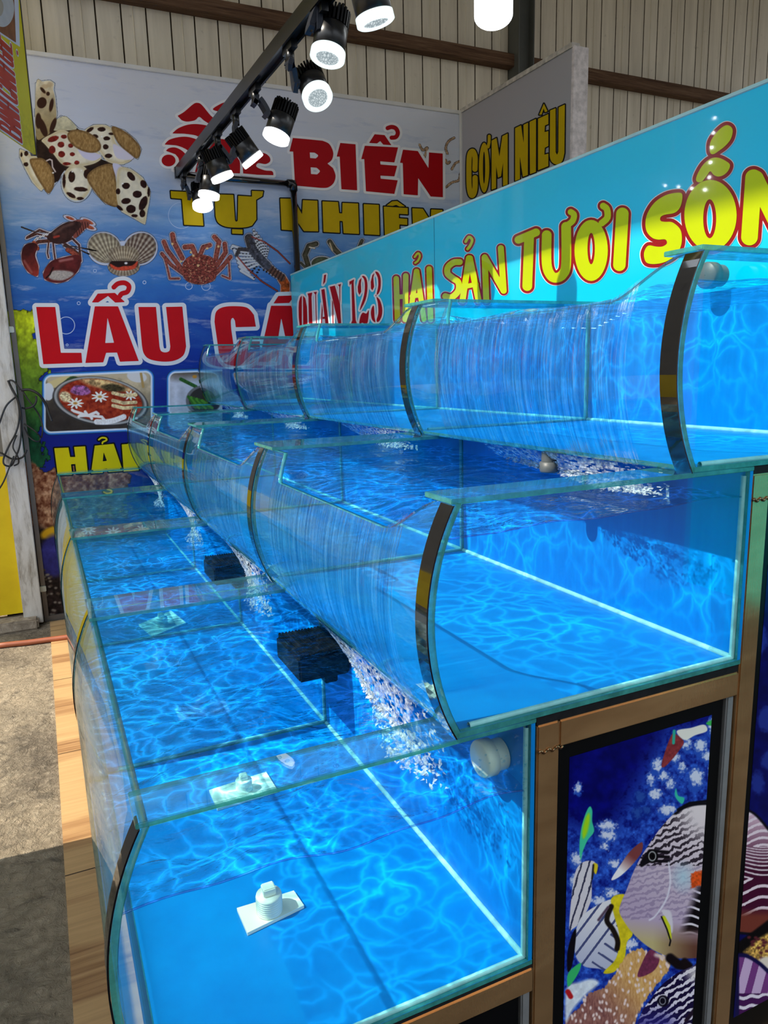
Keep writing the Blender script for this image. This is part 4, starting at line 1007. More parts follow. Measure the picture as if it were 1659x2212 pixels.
oc = [Glyph([KT(spline([(225,260),(300,215),(400,130),(450,115),(500,140),(600,260),(680,312)], 4) + spline([(640,345),(590,352),(520,312),(468,272),(420,310),(330,325),(270,308)], 4))]),
      Glyph([KT(spline([(620,185),(700,130),(760,108),(830,104),(760,205),(690,212)], 4, True))]),
      Glyph([KT(spline([(165,458),(230,402),(330,362),(430,352),(540,365),(620,390)], 4) + spline([(570,470),(520,525),(430,480),(300,460)], 4))]),
      Glyph([KT(spline([(80,582),(130,530),(230,500),(330,495),(430,520),(505,560)], 4) + spline([(380,700),(330,640),(230,596),(150,586)], 4))]),
      Glyph([KT(spline([(95,652),(130,622),(200,615),(275,650),(335,715),(350,765)], 4) + spline([(250,858),(180,862),(235,800),(238,740),(200,690)], 4))]),
      Glyph([KT(ring(125, 760, 78, 66, 28))]),
      Glyph([KT(spline([(470,700),(600,560),(730,520),(850,590),(920,760),(925,905)], 5) + [(420,890)])]),
      Glyph([KT(spline([(960,905),(965,790),(1050,700),(1180,675),(1252,715),(1262,770),(1210,800),(1130,790),(1110,830),(1200,870),(1285,880),(1300,925)], 5) + [(1120,920)])])]
lettering('dark_red_lettering', bien + oc, MP, [(5.4, .0020, 1), (0, .0032, 0)], .9, [M_REDD, M_WHT], ban, org)
tu = [Glyph([KT([(148,1103),(560,1125),(560,1205),(490,1200),(515,1490),(300,1480),(275,1190),(155,1180)])]),
      Glyph([KT([(640,1140),(850,1145),(868,1430)] + [(882,1448),(900,1436)] + [(905,1155),(1060,1165),(1058,1100),(1185,1105),(1175,1160),(1105,1200),(1108,1420)] + spline([(1060,1488),(990,1508),(880,1512),(760,1500),(680,1455),(652,1385)], 4))]),
      Glyph([[(501.5,495),(524,496),(524,505.5),(501.5,504.5)]]),
      Glyph([KB([(22,783),(140,785),(218,925),(225,797),(355,803),(362,1077),(235,1075),(155,960),(160,1070),(35,1062)])]),
      Glyph([KB([(400,808),(540,815),(550,915),(578,917),(580,822),(720,828),(728,1100),(590,1093),(582,985),(553,983),(555,1090),(410,1082)])]),
      Glyph([KB([(770,833),(905,840),(912,1110),(778,1103)])]),
      Glyph([KB([(950,855),(1165,868),(1165,925),(1085,920),(1085,960),(1160,965),(1160,1020),(1090,1015),(1090,1060),(1165,1065),(1165,1120),(960,1112)])]),
      Glyph([KB([(975,845),(1025,808),(1070,805),(1140,855),(1090,855),(1060,840),(1030,850)])]),
      Glyph([KB([(1205,870),(1300,875),(1370,985),(1375,880),(1475,885),(1480,1150),(1375,1140),(1300,1040),(1300,1130),(1215,1125)])])]
lettering('ochre_lettering', tu, MP, [(2.6, .0026, 1), (0, .0036, 0)], .8, [M_YLD, M_BLK], ban, org)
hai = [Glyph([K4([(432,1210),(545,1205),(558,1280),(600,1280),(590,1200),(678,1195),(700,1410),(610,1412),(600,1335),(565,1338),(575,1420),(460,1425)])]),
       Glyph([K4([(755,1190),(905,1175),(978,1390),(865,1400),(852,1370),(820,1375),(818,1405),(725,1410)]), K4([(825,1240),(852,1310),(818,1315)])]),
       Glyph([K4([(970,1180),(1075,1172),(1105,1385),(985,1395)])]),
       Glyph([], [(K4(spline([(787,1142),(810,1127),(842,1130),(848,1146),(820,1160),(815,1172)], 4)), 1.8)])]
lettering('yellow_lettering', hai, MP, [(3.2, .0024, 1), (0, .0034, 0)], .9, [M_YLW, M_BLK], ban, org)

# ------------------------------------------------------------------ the side banner at right angles to it
SP = (np.array([mx1, 0, 0.]), np.array([-1., 0, 0]))
def sid(x, y, off=0): return Vector(on_plane([x], [y], SP[0] + SP[1]*off, SP[1])[0])
ys_ = sid(1238, 102).y; zs_ = sid(1238, 102).z; zc_ = sid(996, 245).z
org = (mx1, ys_, 1.2)
sb = thing('side_banner', org, 'greyish banner lettered in ochre, standing out from the wall behind the blue sign', 'banner')
n = NT('grey_sea_print'); sx = n.node('SeparateXYZ'); n.l.new(n.coord(), sx.inputs[0]); f = n.noise(n.coord((1, 1, 2)), 2.2, 6, .6, .4); g = n.noise(n.coord(), 18, 5, .7)
zf = n.math('ADD', sx.outputs['Z'], n.math('MULTIPLY', n.math('SUBTRACT', f, .5), .9))
cc = n.ramp(n.math('DIVIDE', zf, 2.4), [(.2, s2l((60, 92, 140))), (.42, s2l((120, 138, 168))), (.58, s2l((158, 160, 166))), (1, s2l((166, 162, 164)))])
cc = n.mix(n.math('MULTIPLY', n.ramp(g, [(.68, (0, 0, 0)), (.74, (1, 1, 1))]), .5), cc, s2l((70, 60, 52)))
M_GSEA = n.principled(cc, .5, 0, .3)
b = MB(); b.add([(mx1, MUR_Y - .004, .05), (mx1, ys_ + .01, .05), (mx1, ys_ + .01, zs_), (mx1, MUR_Y - .004, zc_)] + [(mx1 + .05, MUR_Y - .004, .05), (mx1 + .05, ys_ + .01, .05), (mx1 + .05, ys_ + .01, zs_), (mx1 + .05, MUR_Y - .004, zc_)],
     [(0, 3, 2, 1), (4, 5, 6, 7), (0, 1, 5, 4), (1, 2, 6, 5), (2, 3, 7, 6), (3, 0, 4, 7)]); b.build('printed_panel', M_GSEA, sb, org)
p1_ = at(1270, 110, 1, ys_)
b = MB(); b.bbox((mx1 - .002, ys_ - .012, 0), (p1_.x, ys_ + .012, zs_ + .01), .004); b.build('end_post', plain('chipped_white', (206, 196, 192), .6, 0, .3, .25, 26), sb, org)
b = MB(); b.add([(mx1 - .01, MUR_Y - .015, zc_), (mx1 + .055, MUR_Y - .015, zc_), (mx1 + .055, ys_, zs_), (mx1 - .01, ys_, zs_)] + [(mx1 - .01, MUR_Y - .015, zc_ + .03), (mx1 + .055, MUR_Y - .015, zc_ + .03), (mx1 + .055, ys_, zs_ + .03), (mx1 - .01, ys_, zs_ + .03)],
     [(0, 3, 2, 1), (4, 5, 6, 7), (0, 1, 5, 4), (1, 2, 6, 5), (2, 3, 7, 6), (3, 0, 4, 7)]); b.build('top_frame', plain('dusty_frame', (186, 178, 166), .7, 0, .2, .35, 24), sb, org)
b = MB(); b.bbox((mx1 - .012, MUR_Y - .03, .05), (mx1 + .012, MUR_Y - .004, zc_ + .02), .003); b.build('corner_trim', M_WFR, sb, org)
KC = lambda P: conv(P, 980, 80, 5.184)
com = [Glyph([], [(KC(spline([(238,1480),(240,1350),(222,1290),(205,1280),(182,1310),(172,1400),(172,1640),(185,1740),(205,1775),(228,1745),(240,1680),(240,1575)], 4)), 5.6)]),
       Glyph([KC(ring(341, 1462, 58, 280, 40)), KC(ring(340, 1462, 13, 180, 30))], [(KC([(385,1230),(397,1180),(398,1110)]), 3.2)]),
       Glyph([KC([(425,1160),(480,1130),(512,1340),(545,1110),(605,1080),(605,1650),(553,1668),(553,1400),(530,1560),(497,1575),(475,1440),(475,1692),(425,1710)])]),
       Glyph([KC([(688,1020),(755,988),(785,1200),(782,983),(833,958),(830,1545),(775,1565),(740,1330),(742,1590),(688,1612)])]),
       Glyph([KC([(850,950),(922,916),(920,1512),(855,1535)])]),
       Glyph([KC([(945,915),(1060,862),(1060,975),(1022,990),(1018,1065),(1060,1052),(1060,1220),(1020,1240),(1016,1318),(1060,1305),(1060,1445),(945,1492)])]),
       Glyph([KC([(1080,822),(1142,797),(1142,1290),(1158,1320),(1172,1285),(1175,788),(1245,755)] + spline([(1240,1300),(1215,1390),(1155,1428),(1095,1395),(1076,1330)], 5))]),
       Glyph([KC([(957,870),(1010,745),(1052,832),(1022,842),(1008,800),(985,868)])])]
lettering('ochre_lettering', com, SP, [(2.6, .0015, 1), (0, .0028, 0)], .7, [M_YLD, M_BLK], sb, org)

# ------------------------------------------------------------------ the cyan signboard behind the top tier
GP = (np.array([SIGN_X, 0, 0.]), np.array([-1., 0, 0]))
zt_ = EYE + .7165
org = (SIGN_X, 3.0, 1.2)
sg = thing('shop_sign', org, 'long cyan shop sign with yellow bubble lettering behind the top tier', 'sign')
n = NT('cyan_acrylic'); sx = n.node('SeparateXYZ'); n.l.new(n.coord(), sx.inputs[0]); f = n.noise(n.coord((1, .6, 1)), 1.3, 3, .5)
cc = n.ramp(n.math('ADD', sx.outputs['Z'], n.math('MULTIPLY', f, .3)), [(.35, s2l((0, 214, 246))), (.9, s2l((0, 198, 238))), (1.3, s2l((40, 204, 238)))])
M_CYAN = n.principled(cc, .15, 0, .3, coat=.6)
b = MB(); b.box((SIGN_X, .35, 1.0), (SIGN_X + .018, 5.525, zt_)); b.build('panel', M_CYAN, sg, org)
b = MB(); b.bbox((SIGN_X - .003, .35, zt_ - .004), (SIGN_X + .019, 5.528, zt_ + .008), .002); b.build('top_edging', plain('pale_edging', (170, 214, 214), .3), sg, org)
for yy in (.5, 2.2, 3.9, 5.3): b = MB(); b.bbox((SIGN_X + .0185, yy, 0), (SIGN_X + .06, yy + .05, zt_ - .02), .004); b.build('support_post', M_BLACK, sg, org)
p_ = Vector(on_plane([938], [500], *GP)[0])
b = MB(); b.box((SIGN_X - .0012, p_.y - .0015, 1.0), (SIGN_X + .001, p_.y + .0015, zt_ - .004)); b.build('panel_joint', plain('joint_line', (0, 120, 150), .4), sg, org)
M_BUBY = plain('bubble_yellow', (196, 212, 0), .12, 0, .5, .05, 3, coat=1.0)
M_MAR = plain('maroon_edge', (150, 10, 20), .12, 0, .5, .05, 3, coat=1.0)
K7 = lambda P: conv(P, 1380, 200, 5.265)
G_ = Glyph
small = [G_([], [([(856, 602), (858.6, 690)], 6), ([(876.5, 596), (875.5, 690)], 6), ([(856, 642), (876, 640)], 5)]),
         G_([], [([(899.5, 586), (885, 690)], 5.5), ([(900.5, 586), (916, 690)], 5.5), ([(890, 640), (908, 637)], 5)]),
         G_([], [(spline([(896, 555), (903, 547), (907, 553), (903, 563), (897, 568)], 4), 2.2)]),
         G_([], [([(927, 581), (930, 690)], 6)]),
         G_([], [(spline([(993, 566), (980, 567), (968, 577), (967, 591), (978, 601), (990, 610), (990, 628), (976, 642), (962, 640)], 5), 6.6)]),
         G_([], [([(1013, 558), (999, 650)], 6.6), ([(1015, 558), (1034, 650)], 6.6), ([(1005, 619), (1029, 614)], 5)]),
         G_([], [(spline([(1006, 522), (1013, 512), (1020, 518), (1016, 530), (1010, 538)], 4), 3)]),
         G_([], [([(1047, 556), (1050.5, 650)], 6.6), ([(1047, 556), (1088, 628)], 6.6), ([(1082, 536), (1088, 628)], 6.6)])]
mid = [G_([], [([(1120, 518), (1158, 502)], 8.5), ([(1143, 512), (1139, 618)], 10.5)]),
       G_([], [(spline([(1181, 508), (1181, 570), (1190, 595), (1203, 600), (1216, 592), (1223, 570), (1223, 490)], 5), 10.5)]),
       G_([], [(spline([(1226, 486), (1237, 477), (1240, 464), (1233, 458)], 4), 6.5)]),
       G_([ring(1277, 541, 36, 66, 40), ring(1277, 537, 8, 34, 30)]),
       G_([], [(spline([(1300, 482), (1312, 470), (1311, 452), (1303, 445)], 4), 7)]),
       G_([], [([(1344.5, 462), (1338, 572)], 13.5)])]
big = [G_([K7(spline([(490,1150),(420,1140),(300,1170),(180,1250),(100,1370),(75,1480),(90,1580),(150,1650),(220,1672),(300,1670),(320,1715),(270,1750),(200,1752),(110,1740),(65,1800),(60,1870),(90,1935),(180,1950),(300,1925),(420,1850),(480,1740),(488,1620),(460,1540),(380,1475),(300,1470),(250,1460),(245,1420),(290,1390),(400,1370),(460,1320),(490,1240)], 4, True))]),
       G_([K7(ring(815, 1395, 297, 402, 56)), K7(ring(806, 1435, 74, 222, 36))]),
       G_([K7(spline([(650,980),(680,900),(740,810),(820,750),(900,740),(980,772),(1036,820),(1015,890),(960,940),(900,955),(850,935),(812,895),(770,950),(715,1015),(665,1015)], 4, True))]),
       G_([K7(spline([(806,640),(815,560),(870,470),(940,400),(1000,370),(1050,390),(1068,440),(1045,530),(980,610),(900,670),(850,700),(815,690)], 4, True))]),
       G_([], [([(1628, 384), (1619, 512)], 18), ([(1632, 386), (1688, 500)], 18), ([(1700, 350), (1692, 500)], 18)]),
       G_([], [(spline([(1822, 330), (1790, 310), (1752, 340), (1742, 400), (1756, 450), (1790, 462), (1822, 440), (1826, 400), (1800, 396)], 5), 19)])]
b = MB(); step_ = .8
for L, e1, e2 in ((small, 3.6, 4.6), (mid, 5.2, 6.6), (big, 7.6, 9.2)):
    for i, g in enumerate(L):
        fill_region(b, g, e2, GP, .0012 + i * 4e-5, step_, 2)
        fill_region(b, g, e1, GP, .0020 + i * 4e-5, step_, 1)
        fill_region(b, g, 0, GP, .0030 + i * 4e-5, step_, 0)
b.build('bubble_lettering', [M_BUBY, M_MAR, M_WHT], sg, org)
KQ = lambda P: conv(P, 600, 540, 5.53)
q_ = [[(248,690),(252,620),(268,565),(287,545),(287,903),(262,905),(250,800)], [(300,545),(328,575),(348,680),(354,890),(303,893)],
      [(355,520),(412,508),(402,560),(414,890),(372,890),(366,560)], [(425,505),(468,498),(456,535),(466,890),(456,890),(447,530)],
      [(520,475),(558,465),(607,890),(570,890)], [(528,640),(513,890),(526,890),(537,720)], [(535,800),(577,795),(578,820),(535,825)], [(553,300),(578,292),(566,380),(540,416)],
      [(620,440),(682,425),(742,640),(757,890),(725,890)], [(648,590),(654,890),(665,890),(661,630)], [(718,415),(757,404),(746,440),(746,640),(737,600),(735,440)],
      [(855,378),(912,350),(905,385),(930,840),(950,890),(870,890),(890,840),(880,400),(858,420)],
      [(955,440),(972,365),(1000,330),(992,400),(996,500),(975,537),(958,500)], spline([(1005,315),(1035,312),(1064,360),(1070,470),(1046,600),(985,718),(987,680),(1030,540),(1040,420),(1030,350)], 3, True), spline([(974,885),(985,800),(1015,748),(1058,760),(1087,720),(1076,850),(1050,890),(1010,868)], 3, True),
      [(1110,380),(1130,300),(1155,275),(1140,330),(1150,440),(1130,482),(1112,460)], spline([(1163,262),(1200,270),(1228,340),(1226,460),(1198,525),(1165,545),(1215,590),(1246,690),(1243,780),(1218,840),(1190,862),(1180,832),(1200,760),(1196,640),(1178,560),(1186,500),(1200,420),(1194,330)], 3, True), spline([(1112,740),(1125,685),(1146,665),(1152,720),(1155,800),(1165,864),(1130,838),(1115,790)], 3, True)]
lettering('red_lettering', [Glyph([KQ(P)]) for P in q_], GP, [(3.6, .0014, 1), (0, .0026, 0)], .7, [M_REDD, M_WHT], sg, org)

# ------------------------------------------------------------------ the yellow banner hanging at the top left
dd = rays([755], [817])[0]; dd[2] = 0; dd /= np.linalg.norm(dd)
pe = rays([78], [200])[0]; pe = pe * (4.85 / pe[1])
nn = np.array([-dd[1], dd[0], 0.]); nn = -nn if nn @ pe > 0 else nn
YP = (pe, nn)
def yb(x, y, off=0): return Vector(on_plane([x], [y], YP[0] + YP[1]*off, YP[1])[0])
e0 = yb(78.5, 336); d3 = Vector(dd); up = Vector((0, 0, 1)); n3 = Vector(nn)
org = tuple(e0)
yl = thing('food_banner', org, 'yellow banner with red upright lettering hanging at the top left corner', 'banner')
def ybox(b, u0, u1, z0, z1, t0, t1):
    c = [e0 + d3*u + up*z + n3*t for t in (t0, t1) for (u, z) in ((u0, z0), (u1, z0), (u1, z1), (u0, z1))]
    b.add(c, [(0, 1, 2, 3), (7, 6, 5, 4), (0, 4, 5, 1), (1, 5, 6, 2), (2, 6, 7, 3), (3, 7, 4, 0)])
n = NT('yellow_banner_print'); f = n.noise(n.coord(), 3, 4, .5); g = n.noise(n.coord(), 22, 6, .7); sx = n.node('SeparateXYZ'); n.l.new(n.coord(), sx.inputs[0])
cc = n.ramp(f, [(.3, s2l((238, 214, 10))), (.7, s2l((250, 228, 30)))])
low = n.ramp(sx.outputs['Z'], [(.06, (1, 1, 1)), (.24, (0, 0, 0))])
cc = n.mix(n.math('MULTIPLY', n.math('MULTIPLY', low, n.ramp(g, [(.35, (0, 0, 0)), (.7, (1, 1, 1))])), .6), cc, s2l((128, 108, 30)))
b = MB(); ybox(b, -1.0, -.004, .004, 2.3, -.012, 0); b.build('printed_panel', n.principled(cc, .4, 0, .4), yl, org)
b = MB(); ybox(b, -.004, .008, 0, 2.3, -.03, .002); b.build('edge_frame', plain('dark_edge', (40, 40, 52), .4, .3), yl, org)
for u in (-.9, -.1): b = MB(); b.tube([e0 + d3*u + up*2.3, e0 + d3*u + up*(6.0 - e0.z)], .008, 8); b.build('hanger', M_BLACK, yl, org)
KY = lambda P: conv(P, 0, 0, 6.5077)
FONT = {'B': ([[(0,0),(0,1)], spline([(0,1),(.38,.96),(.4,.6),(0,.53)], 4), spline([(0,.53),(.46,.5),(.46,.06),(0,0)], 4)], .46), 'A': ([[(0,0),(.22,1),(.44,0)], [(.08,.3),(.36,.3)]], .44), 'N': ([[(0,0),(0,1),(.42,0),(.42,1)]], .42), 'H': ([[(0,0),(0,1)], [(.42,0),(.42,1)], [(0,.5),(.42,.5)]], .42),
        'C': ([spline([(.42,.72),(.36,.96),(.12,.97),(.02,.75),(.02,.25),(.12,.03),(.36,.04),(.42,.28)], 4)], .44), 'G': ([spline([(.42,.72),(.36,.96),(.12,.97),(.02,.75),(.02,.25),(.12,.03),(.36,.04),(.42,.28)], 4) + [(.42,.46),(.25,.46)]], .44), 'E': ([[(.4,1),(0,1),(0,0),(.4,0)], [(0,.52),(.34,.52)]], .42), '.': ([[(-.34,-.30),(-.28,-.30)]], 0), "'": ([[(-.3,1.14),(-.16,1.3)]], 0)}
o_ = yb(46, 306); top_ = yb(37, 106); Ht = (top_.z - o_.z); LH = .24
strokes = []; u = .0
txt = "BA'NH CANH GHE."
wid = sum((FONT[c][1] + .17) if c in FONT and FONT[c][1] else (.30 if c == ' ' else 0) for c in txt); sc_ = Ht / wid
base_u = (o_ - e0).dot(d3); base_z = o_.z - e0.z
for c in txt:
    if c == ' ': u += .30; continue
    S, w = FONT[c]
    for P in S: strokes.append([(base_u - y * LH, base_z + (u + x) * sc_) for x, y in P])
    if w: u += w + .17
def ystroke(mb, P, hw, off, mat):                  # flat ribbon with round ends on the banner
    for i in range(len(P) - 1):
        a, b_ = np.array(P[i]), np.array(P[i+1]); t = (b_ - a) / (np.linalg.norm(b_ - a) + 1e-9); s_ = np.array((-t[1], t[0]))
        q0 = math.atan2(s_[1], s_[0]); L = [a + hw*np.array((math.cos(q0 + k*math.pi/8), math.sin(q0 + k*math.pi/8))) for k in range(9)] + [b_ + hw*np.array((math.cos(q0 + math.pi + k*math.pi/8), math.sin(q0 + math.pi + k*math.pi/8))) for k in range(9)]
        mb.add([e0 + d3*p[0] + up*p[1] + n3*(off + i*.00001) for p in L], [tuple(range(18))], mat)
b = MB()
for P in strokes: ystroke(b, P, .0165, .0012, 1)
for P in strokes: ystroke(b, P, .0095, .0022, 0)
b.build('red_lettering', [plain('orange_red_vinyl', (206, 50, 20), .4), M_WHT], yl, org)
b = MB(); fill_region(b, Glyph([KY([(-60,-120),(258,-120),(280,660),(-60,440)])]), 0, YP, .0010, 1.2, 2); fill_region(b, Glyph([KY([(-60,-120),(196,-120),(225,600),(-60,410)])]), 0, YP, .0016, 1.2, 0)
fill_region(b, Glyph([KY(ring(40, 120, 160, 260, 40))]), 0, YP, .0022, 1.0, 1); fill_region(b, Glyph([KY(ring(-10, 110, 60, 120, 30))]), 0, YP, .0028, 1.0, 3)
b.build('bowl_print', [plain('brown_table_print', (150, 92, 56), .5, 0, .3, .3, 20), plain('bowl_print_grey', (214, 210, 200), .5, 0, .3, .1, 8), M_WHT, plain('bowl_print_beige', (190, 176, 150), .5)], yl, org)

# ------------------------------------------------------------------ fish pictures on the cabinet doors
KF = (1100, 1450, 2.9034)
def fishes(p):
    X, Y = p.X, p.Y; p.a[:] = 1
    t = fbm(X/60, Y/60, 2, 4)[..., None]; p.put(Y - 1e5, np.array((2,2,66))*(1-t) + np.array((10,14,140))*t, 1)
    t = fbm(X/22, Y/22, 4, 5)
    reef = np.minimum(np.maximum(830 + (620 - Y)*.55 - X, 330 - Y), np.maximum(930 + .35*(X-390) - Y, Y - 1560))
    reef = np.minimum(reef, 1480 - Y + 60*(t-.5)); k = t[..., None]
    p.put(reef + 220*(t-.5), np.clip(np.array((6,14,96))*(1.5-1.5*k) + np.array((60,120,224))*(k*1.5-.3), 0, 255), 130)
    rs = np.random.default_rng(11)
    for (x, y, a, b_) in ((1110,470,30,42),(1200,480,46,58),(1242,545,36,46),(1085,612,25,36),(1170,680,58,78),(1010,712,30,46),(962,660,36,42),(915,780,46,52),(885,690,26,46),(1040,548,26,34),(990,880,62,46),(612,975,62,40),(622,1040,60,44),(598,1105,30,26),(660,1215,40,40),(428,740,26,36),(420,1190,40,56),(412,1330,36,60),(560,1450,60,44),(640,1400,50,40),(1265,640,20,40),(1280,360,40,70),(860,880,34,40),(800,900,34,60),(820,800,40,50),(930,600,40,60),(540,1700,60,60),(760,1720,50,50)):
        sd = sd_ell(X, Y, x, y, a, b_, 0) + 44*(fbm(X/16, Y/16, int(x)) - .5)
        dark = y > 780 and 760 < x < 880
        p.put(sd, (14,40,140) if dark else (40,84,190), 14); p.put(sd_ell(X, Y, x + 2, y - b_*.25, a*.72, b_*.6, 0) + 52*(fbm(X/12, Y/12, int(y)) - .5), (40,80,170) if dark else (226,230,246), 22, al=.95)
    # small fish
    p.blob([(1040,392),(1095,440),(1060,505),(985,592),(955,594),(975,510),(1015,405)], (140,52,56), soft=6, n=.3, ns=16); p.blob([(1050,375),(1140,355),(1222,335),(1240,375),(1165,402),(1100,432)], (244,238,226), soft=6)
    p.line([(1035,375),(1030,450)], 9, (50,176,150), soft=6); p.blob([(1235,325),(1300,295),(1308,320),(1270,342)], (60,190,90), soft=6)
    p.blob([(1046,735),(1060,780),(1098,795),(1085,832),(1052,805),(1038,770)], (56,196,170), soft=6)
    p.blob([(505,848),(521,875),(520,940),(532,1005),(492,1060),(462,1130),(448,1185),(440,1100),(452,985),(480,890)], (66,206,160), soft=6); p.blob([(500,890),(506,930),(490,1010),(465,1050),(458,1000),(478,920)], (170,226,30), soft=16)
    p.blob([(640,1305),(700,1210),(762,1125),(832,1072),(832,1130),(792,1190),(742,1245),(682,1295)], p.grad((250,246,246),(130,64,64),700,1250,770,1160), soft=5)
    # striped butterfly fish behind
    P = [(405,1300),(450,1205),(525,1190),(545,1230),(520,1310),(512,1440),(455,1560),(400,1615),(376,1600)]; st = np.sin((X*.96 + Y*.28)/7.2 + 2*fbm(X/40, Y/40, 6))
    c = np.where((st > .72)[..., None], np.array((60,60,86)), np.array((222,216,222))); p.blob(P, c, soft=5); p.blob([(528,1205),(556,1215),(545,1272),(530,1250)], (230,206,40), soft=6); p.line([(528,1215),(520,1300)], 6, (40,36,40), soft=6)
    P = [(530,1480),(640,1430),(700,1460),(705,1600),(700,1760),(650,1880),(560,1865),(470,1850),(415,1780),(414,1650),(450,1545)]
    s1 = np.sin((X*.80 + Y*.60)/11.); s2 = np.sin((X*.55 - Y*.83)/11.)
    c = np.where((np.where(X*.75 + (Y-1480)*.5 < 560, s1, s2) > .80)[..., None], np.array((74,82,128)), p.grad((234,232,236),(184,190,216),560,1500,500,1860)); p.blob(P, c, soft=5)
    p.blob([(640,1425),(725,1400),(730,1480),(775,1640),(738,1700),(722,1810),(660,1885),(590,1890),(670,1800),(690,1660),(660,1540)], (226,206,34), soft=6, n=.15, ns=30)
    p.line(spline([(640,1475),(612,1560),(650,1620),(680,1690),(676,1740)], 5), 16, (30,22,18), soft=8); p.line([(620,1480),(560,1560)], 8, (90,70,90), soft=8)
    p.blob([(365,1760),(395,1650),(420,1620),(410,1750),(390,1860),(365,1880)], (16,12,20), soft=6)
    # coral at the bottom
    P = [(720,1800),(760,1755),(830,1738),(880,1765),(1020,1795),(1000,1880),(930,1960),(870,2040),(800,2160),(770,2330),(340,2330),(350,2190),(440,2110),(500,2020),(600,1985),(660,1900)]
    sdc = sd_poly(X, Y, [P]) + 26*(fbm(X/9, Y/26, 14) - .5); t = fbm(X/8, Y/24, 15, 4)[..., None]; w = np.clip((X - 480 + (1990 - Y)*.8)/320, 0, 1)[..., None]
    ca = np.array((104,58,60))*(1-w) + np.array((196,136,70))*w; cb = np.array((190,136,120))*(1-w) + np.array((244,206,140))*w; p.put(sdc, ca*(1-t) + cb*t, 6)
    for i in range(170):
        x, y = rs.uniform(380, 1010), rs.uniform(1740, 2260)
        if sd_poly(np.array([x]), np.array([y]), [P])[0] < 10: p.ell(x, y, 7, 12, rs.uniform(-30, 30), (244,220,214), soft=6)
    p.blob([(360,1990),(440,1950),(520,1930),(560,1960),(480,2030),(400,2120),(355,2200)], (226,236,248), soft=20, n=.15, ns=30); p.blob([(366,1905),(400,1860),(450,1830),(435,1890),(390,1960),(366,1975)], (56,190,110), soft=6); p.line([(368,2010),(385,2040)], 16, (190,30,36), soft=8)
    p.blob([(885,1745),(942,1800),(905,1880),(808,1918),(828,1840)], (118,50,80), soft=6, n=.25, ns=16); p.line([(920,1780),(1010,1810)], 10, (236,214,206), soft=20)
    # the big striped fish
    F = spline([(1320,822),(1180,826),(1090,850),(1020,905),(955,975),(890,1065),(832,1155),(780,1255),(738,1365),(702,1450),(690,1505),(716,1562),(772,1640),(850,1712),(930,1762),(1010,1792),(1100,1802),(1320,1790)], 5)
    sdF = sd_poly(X, Y, [F]); nz = 6*fbm(X/30, Y/30, 17)
    wob = np.sin((X*.45 + Y*.95)/6.6 + nz*1.2 + .6*np.sin(X/9))
    c = p.grad((240,226,226),(190,170,196),1200,900,800,1450); up_ = np.clip((1230 - Y)/160, 0, 1)*np.clip(1.25 - np.hypot(X-1240, Y-880)/ -1e9, 0, 1)
    fade = np.clip((np.hypot(X-1230, Y-890) - 70)/150, 0, 1)
    c = np.where(((wob > .05) & (Y < 1220))[..., None], c*(1-fade[..., None]*.9) + np.array((34,24,36))*fade[..., None]*.9, c)
    fine = np.sin((X*.25 + Y)/6. + nz*1.5); m = ((fine > .25) & (Y >= 1220) & (Y < 1560))[..., None]; c = np.where(m, c*.74 + np.array((90,70,130))*.22, c)
    rt = np.clip((X - 1120 + .35*(Y-1450))/60, 0, 1)*np.clip((Y-1300)/60, 0, 1)*np.clip((1660-Y)/40, 0, 1); ln = np.sin((Y - .12*X)/8.5 + .8*np.sin(X/22)); c = c*(1-rt[..., None]) + np.where((ln > .72)[..., None], np.array((236,228,236)), np.array((16,10,16)))*rt[..., None]
    bl = np.clip((Y - 1560 - .1*(X-900))/140, 0, 1)[..., None]; c = c*(1-bl) + (np.array((198,182,128))*np.clip((1160-X)/260, 0, 1)[..., None] + np.array((104,66,52))*np.clip(1-(1160-X)/260, 0, 1)[..., None])*bl
    cy_ = np.clip(1 - np.hypot((X-1090)/90, (Y-1290)/120), 0, 1)[..., None]; c = c*(1-cy_*.7) + np.array((176,226,240))*cy_*.7
    p.put(sdF, np.clip(c, 0, 255), 5)
    p.put(np.maximum(np.maximum(sdF, -sdF - 16), Y - 900), (14,12,22), 8); p.line([(1060,868),(1130,828),(1320,806)], 9, (12,12,20), soft=8)
    p.put(np.maximum(sdF, np.maximum(np.abs(Y - 1300 + .3*(X-1190)) - 46, 1140 - X) + 24*(fbm(X/9, Y/9, 19)-.5)), (224,84,30), 10, n=.3, ns=12)
    for off in (-34, 0, 30): p.line([(830,1210+off*.3),(880,1160+off),(1000,1165+off*.9)], 9, (18,14,20), soft=8)
    p.ell(897,1160,38,44,0,(16,12,16), soft=6); p.put(np.abs(sd_ell(X, Y, 897,1160,22,28,0)) - 3, (170,170,170), 4); p.ell(900,1158,8,10,0,(4,4,6), soft=4)
    p.line(spline([(1000,1200),(1010,1320),(985,1430),(920,1530),(880,1560)], 5), 5, (236,232,244), soft=10)
    p.blob([(955,1500),(1010,1505),(1026,1580),(1022,1640),(1000,1620),(985,1560)], (224,216,226), soft=10); p.line([(970,1545),(1000,1600),(1008,1670)], 11, (214,220,40), soft=6); p.line([(955,1540),(990,1620),(1012,1690),(1005,1720)], 5, (20,18,20), soft=4)
    p.line([(1010,1800),(1060,1840),(1120,1850)], 30, (20,12,16), soft=14); p.line([(1100,1820),(1180,1950)], 22, (24,14,18), soft=14)
    # second big fish below
    F2 = spline([(1320,1790),(1200,1815),(1150,1850),(1060,1890),(960,1965),(885,2060),(825,2150),(770,2330)], 5) + [(1320, 2330)]
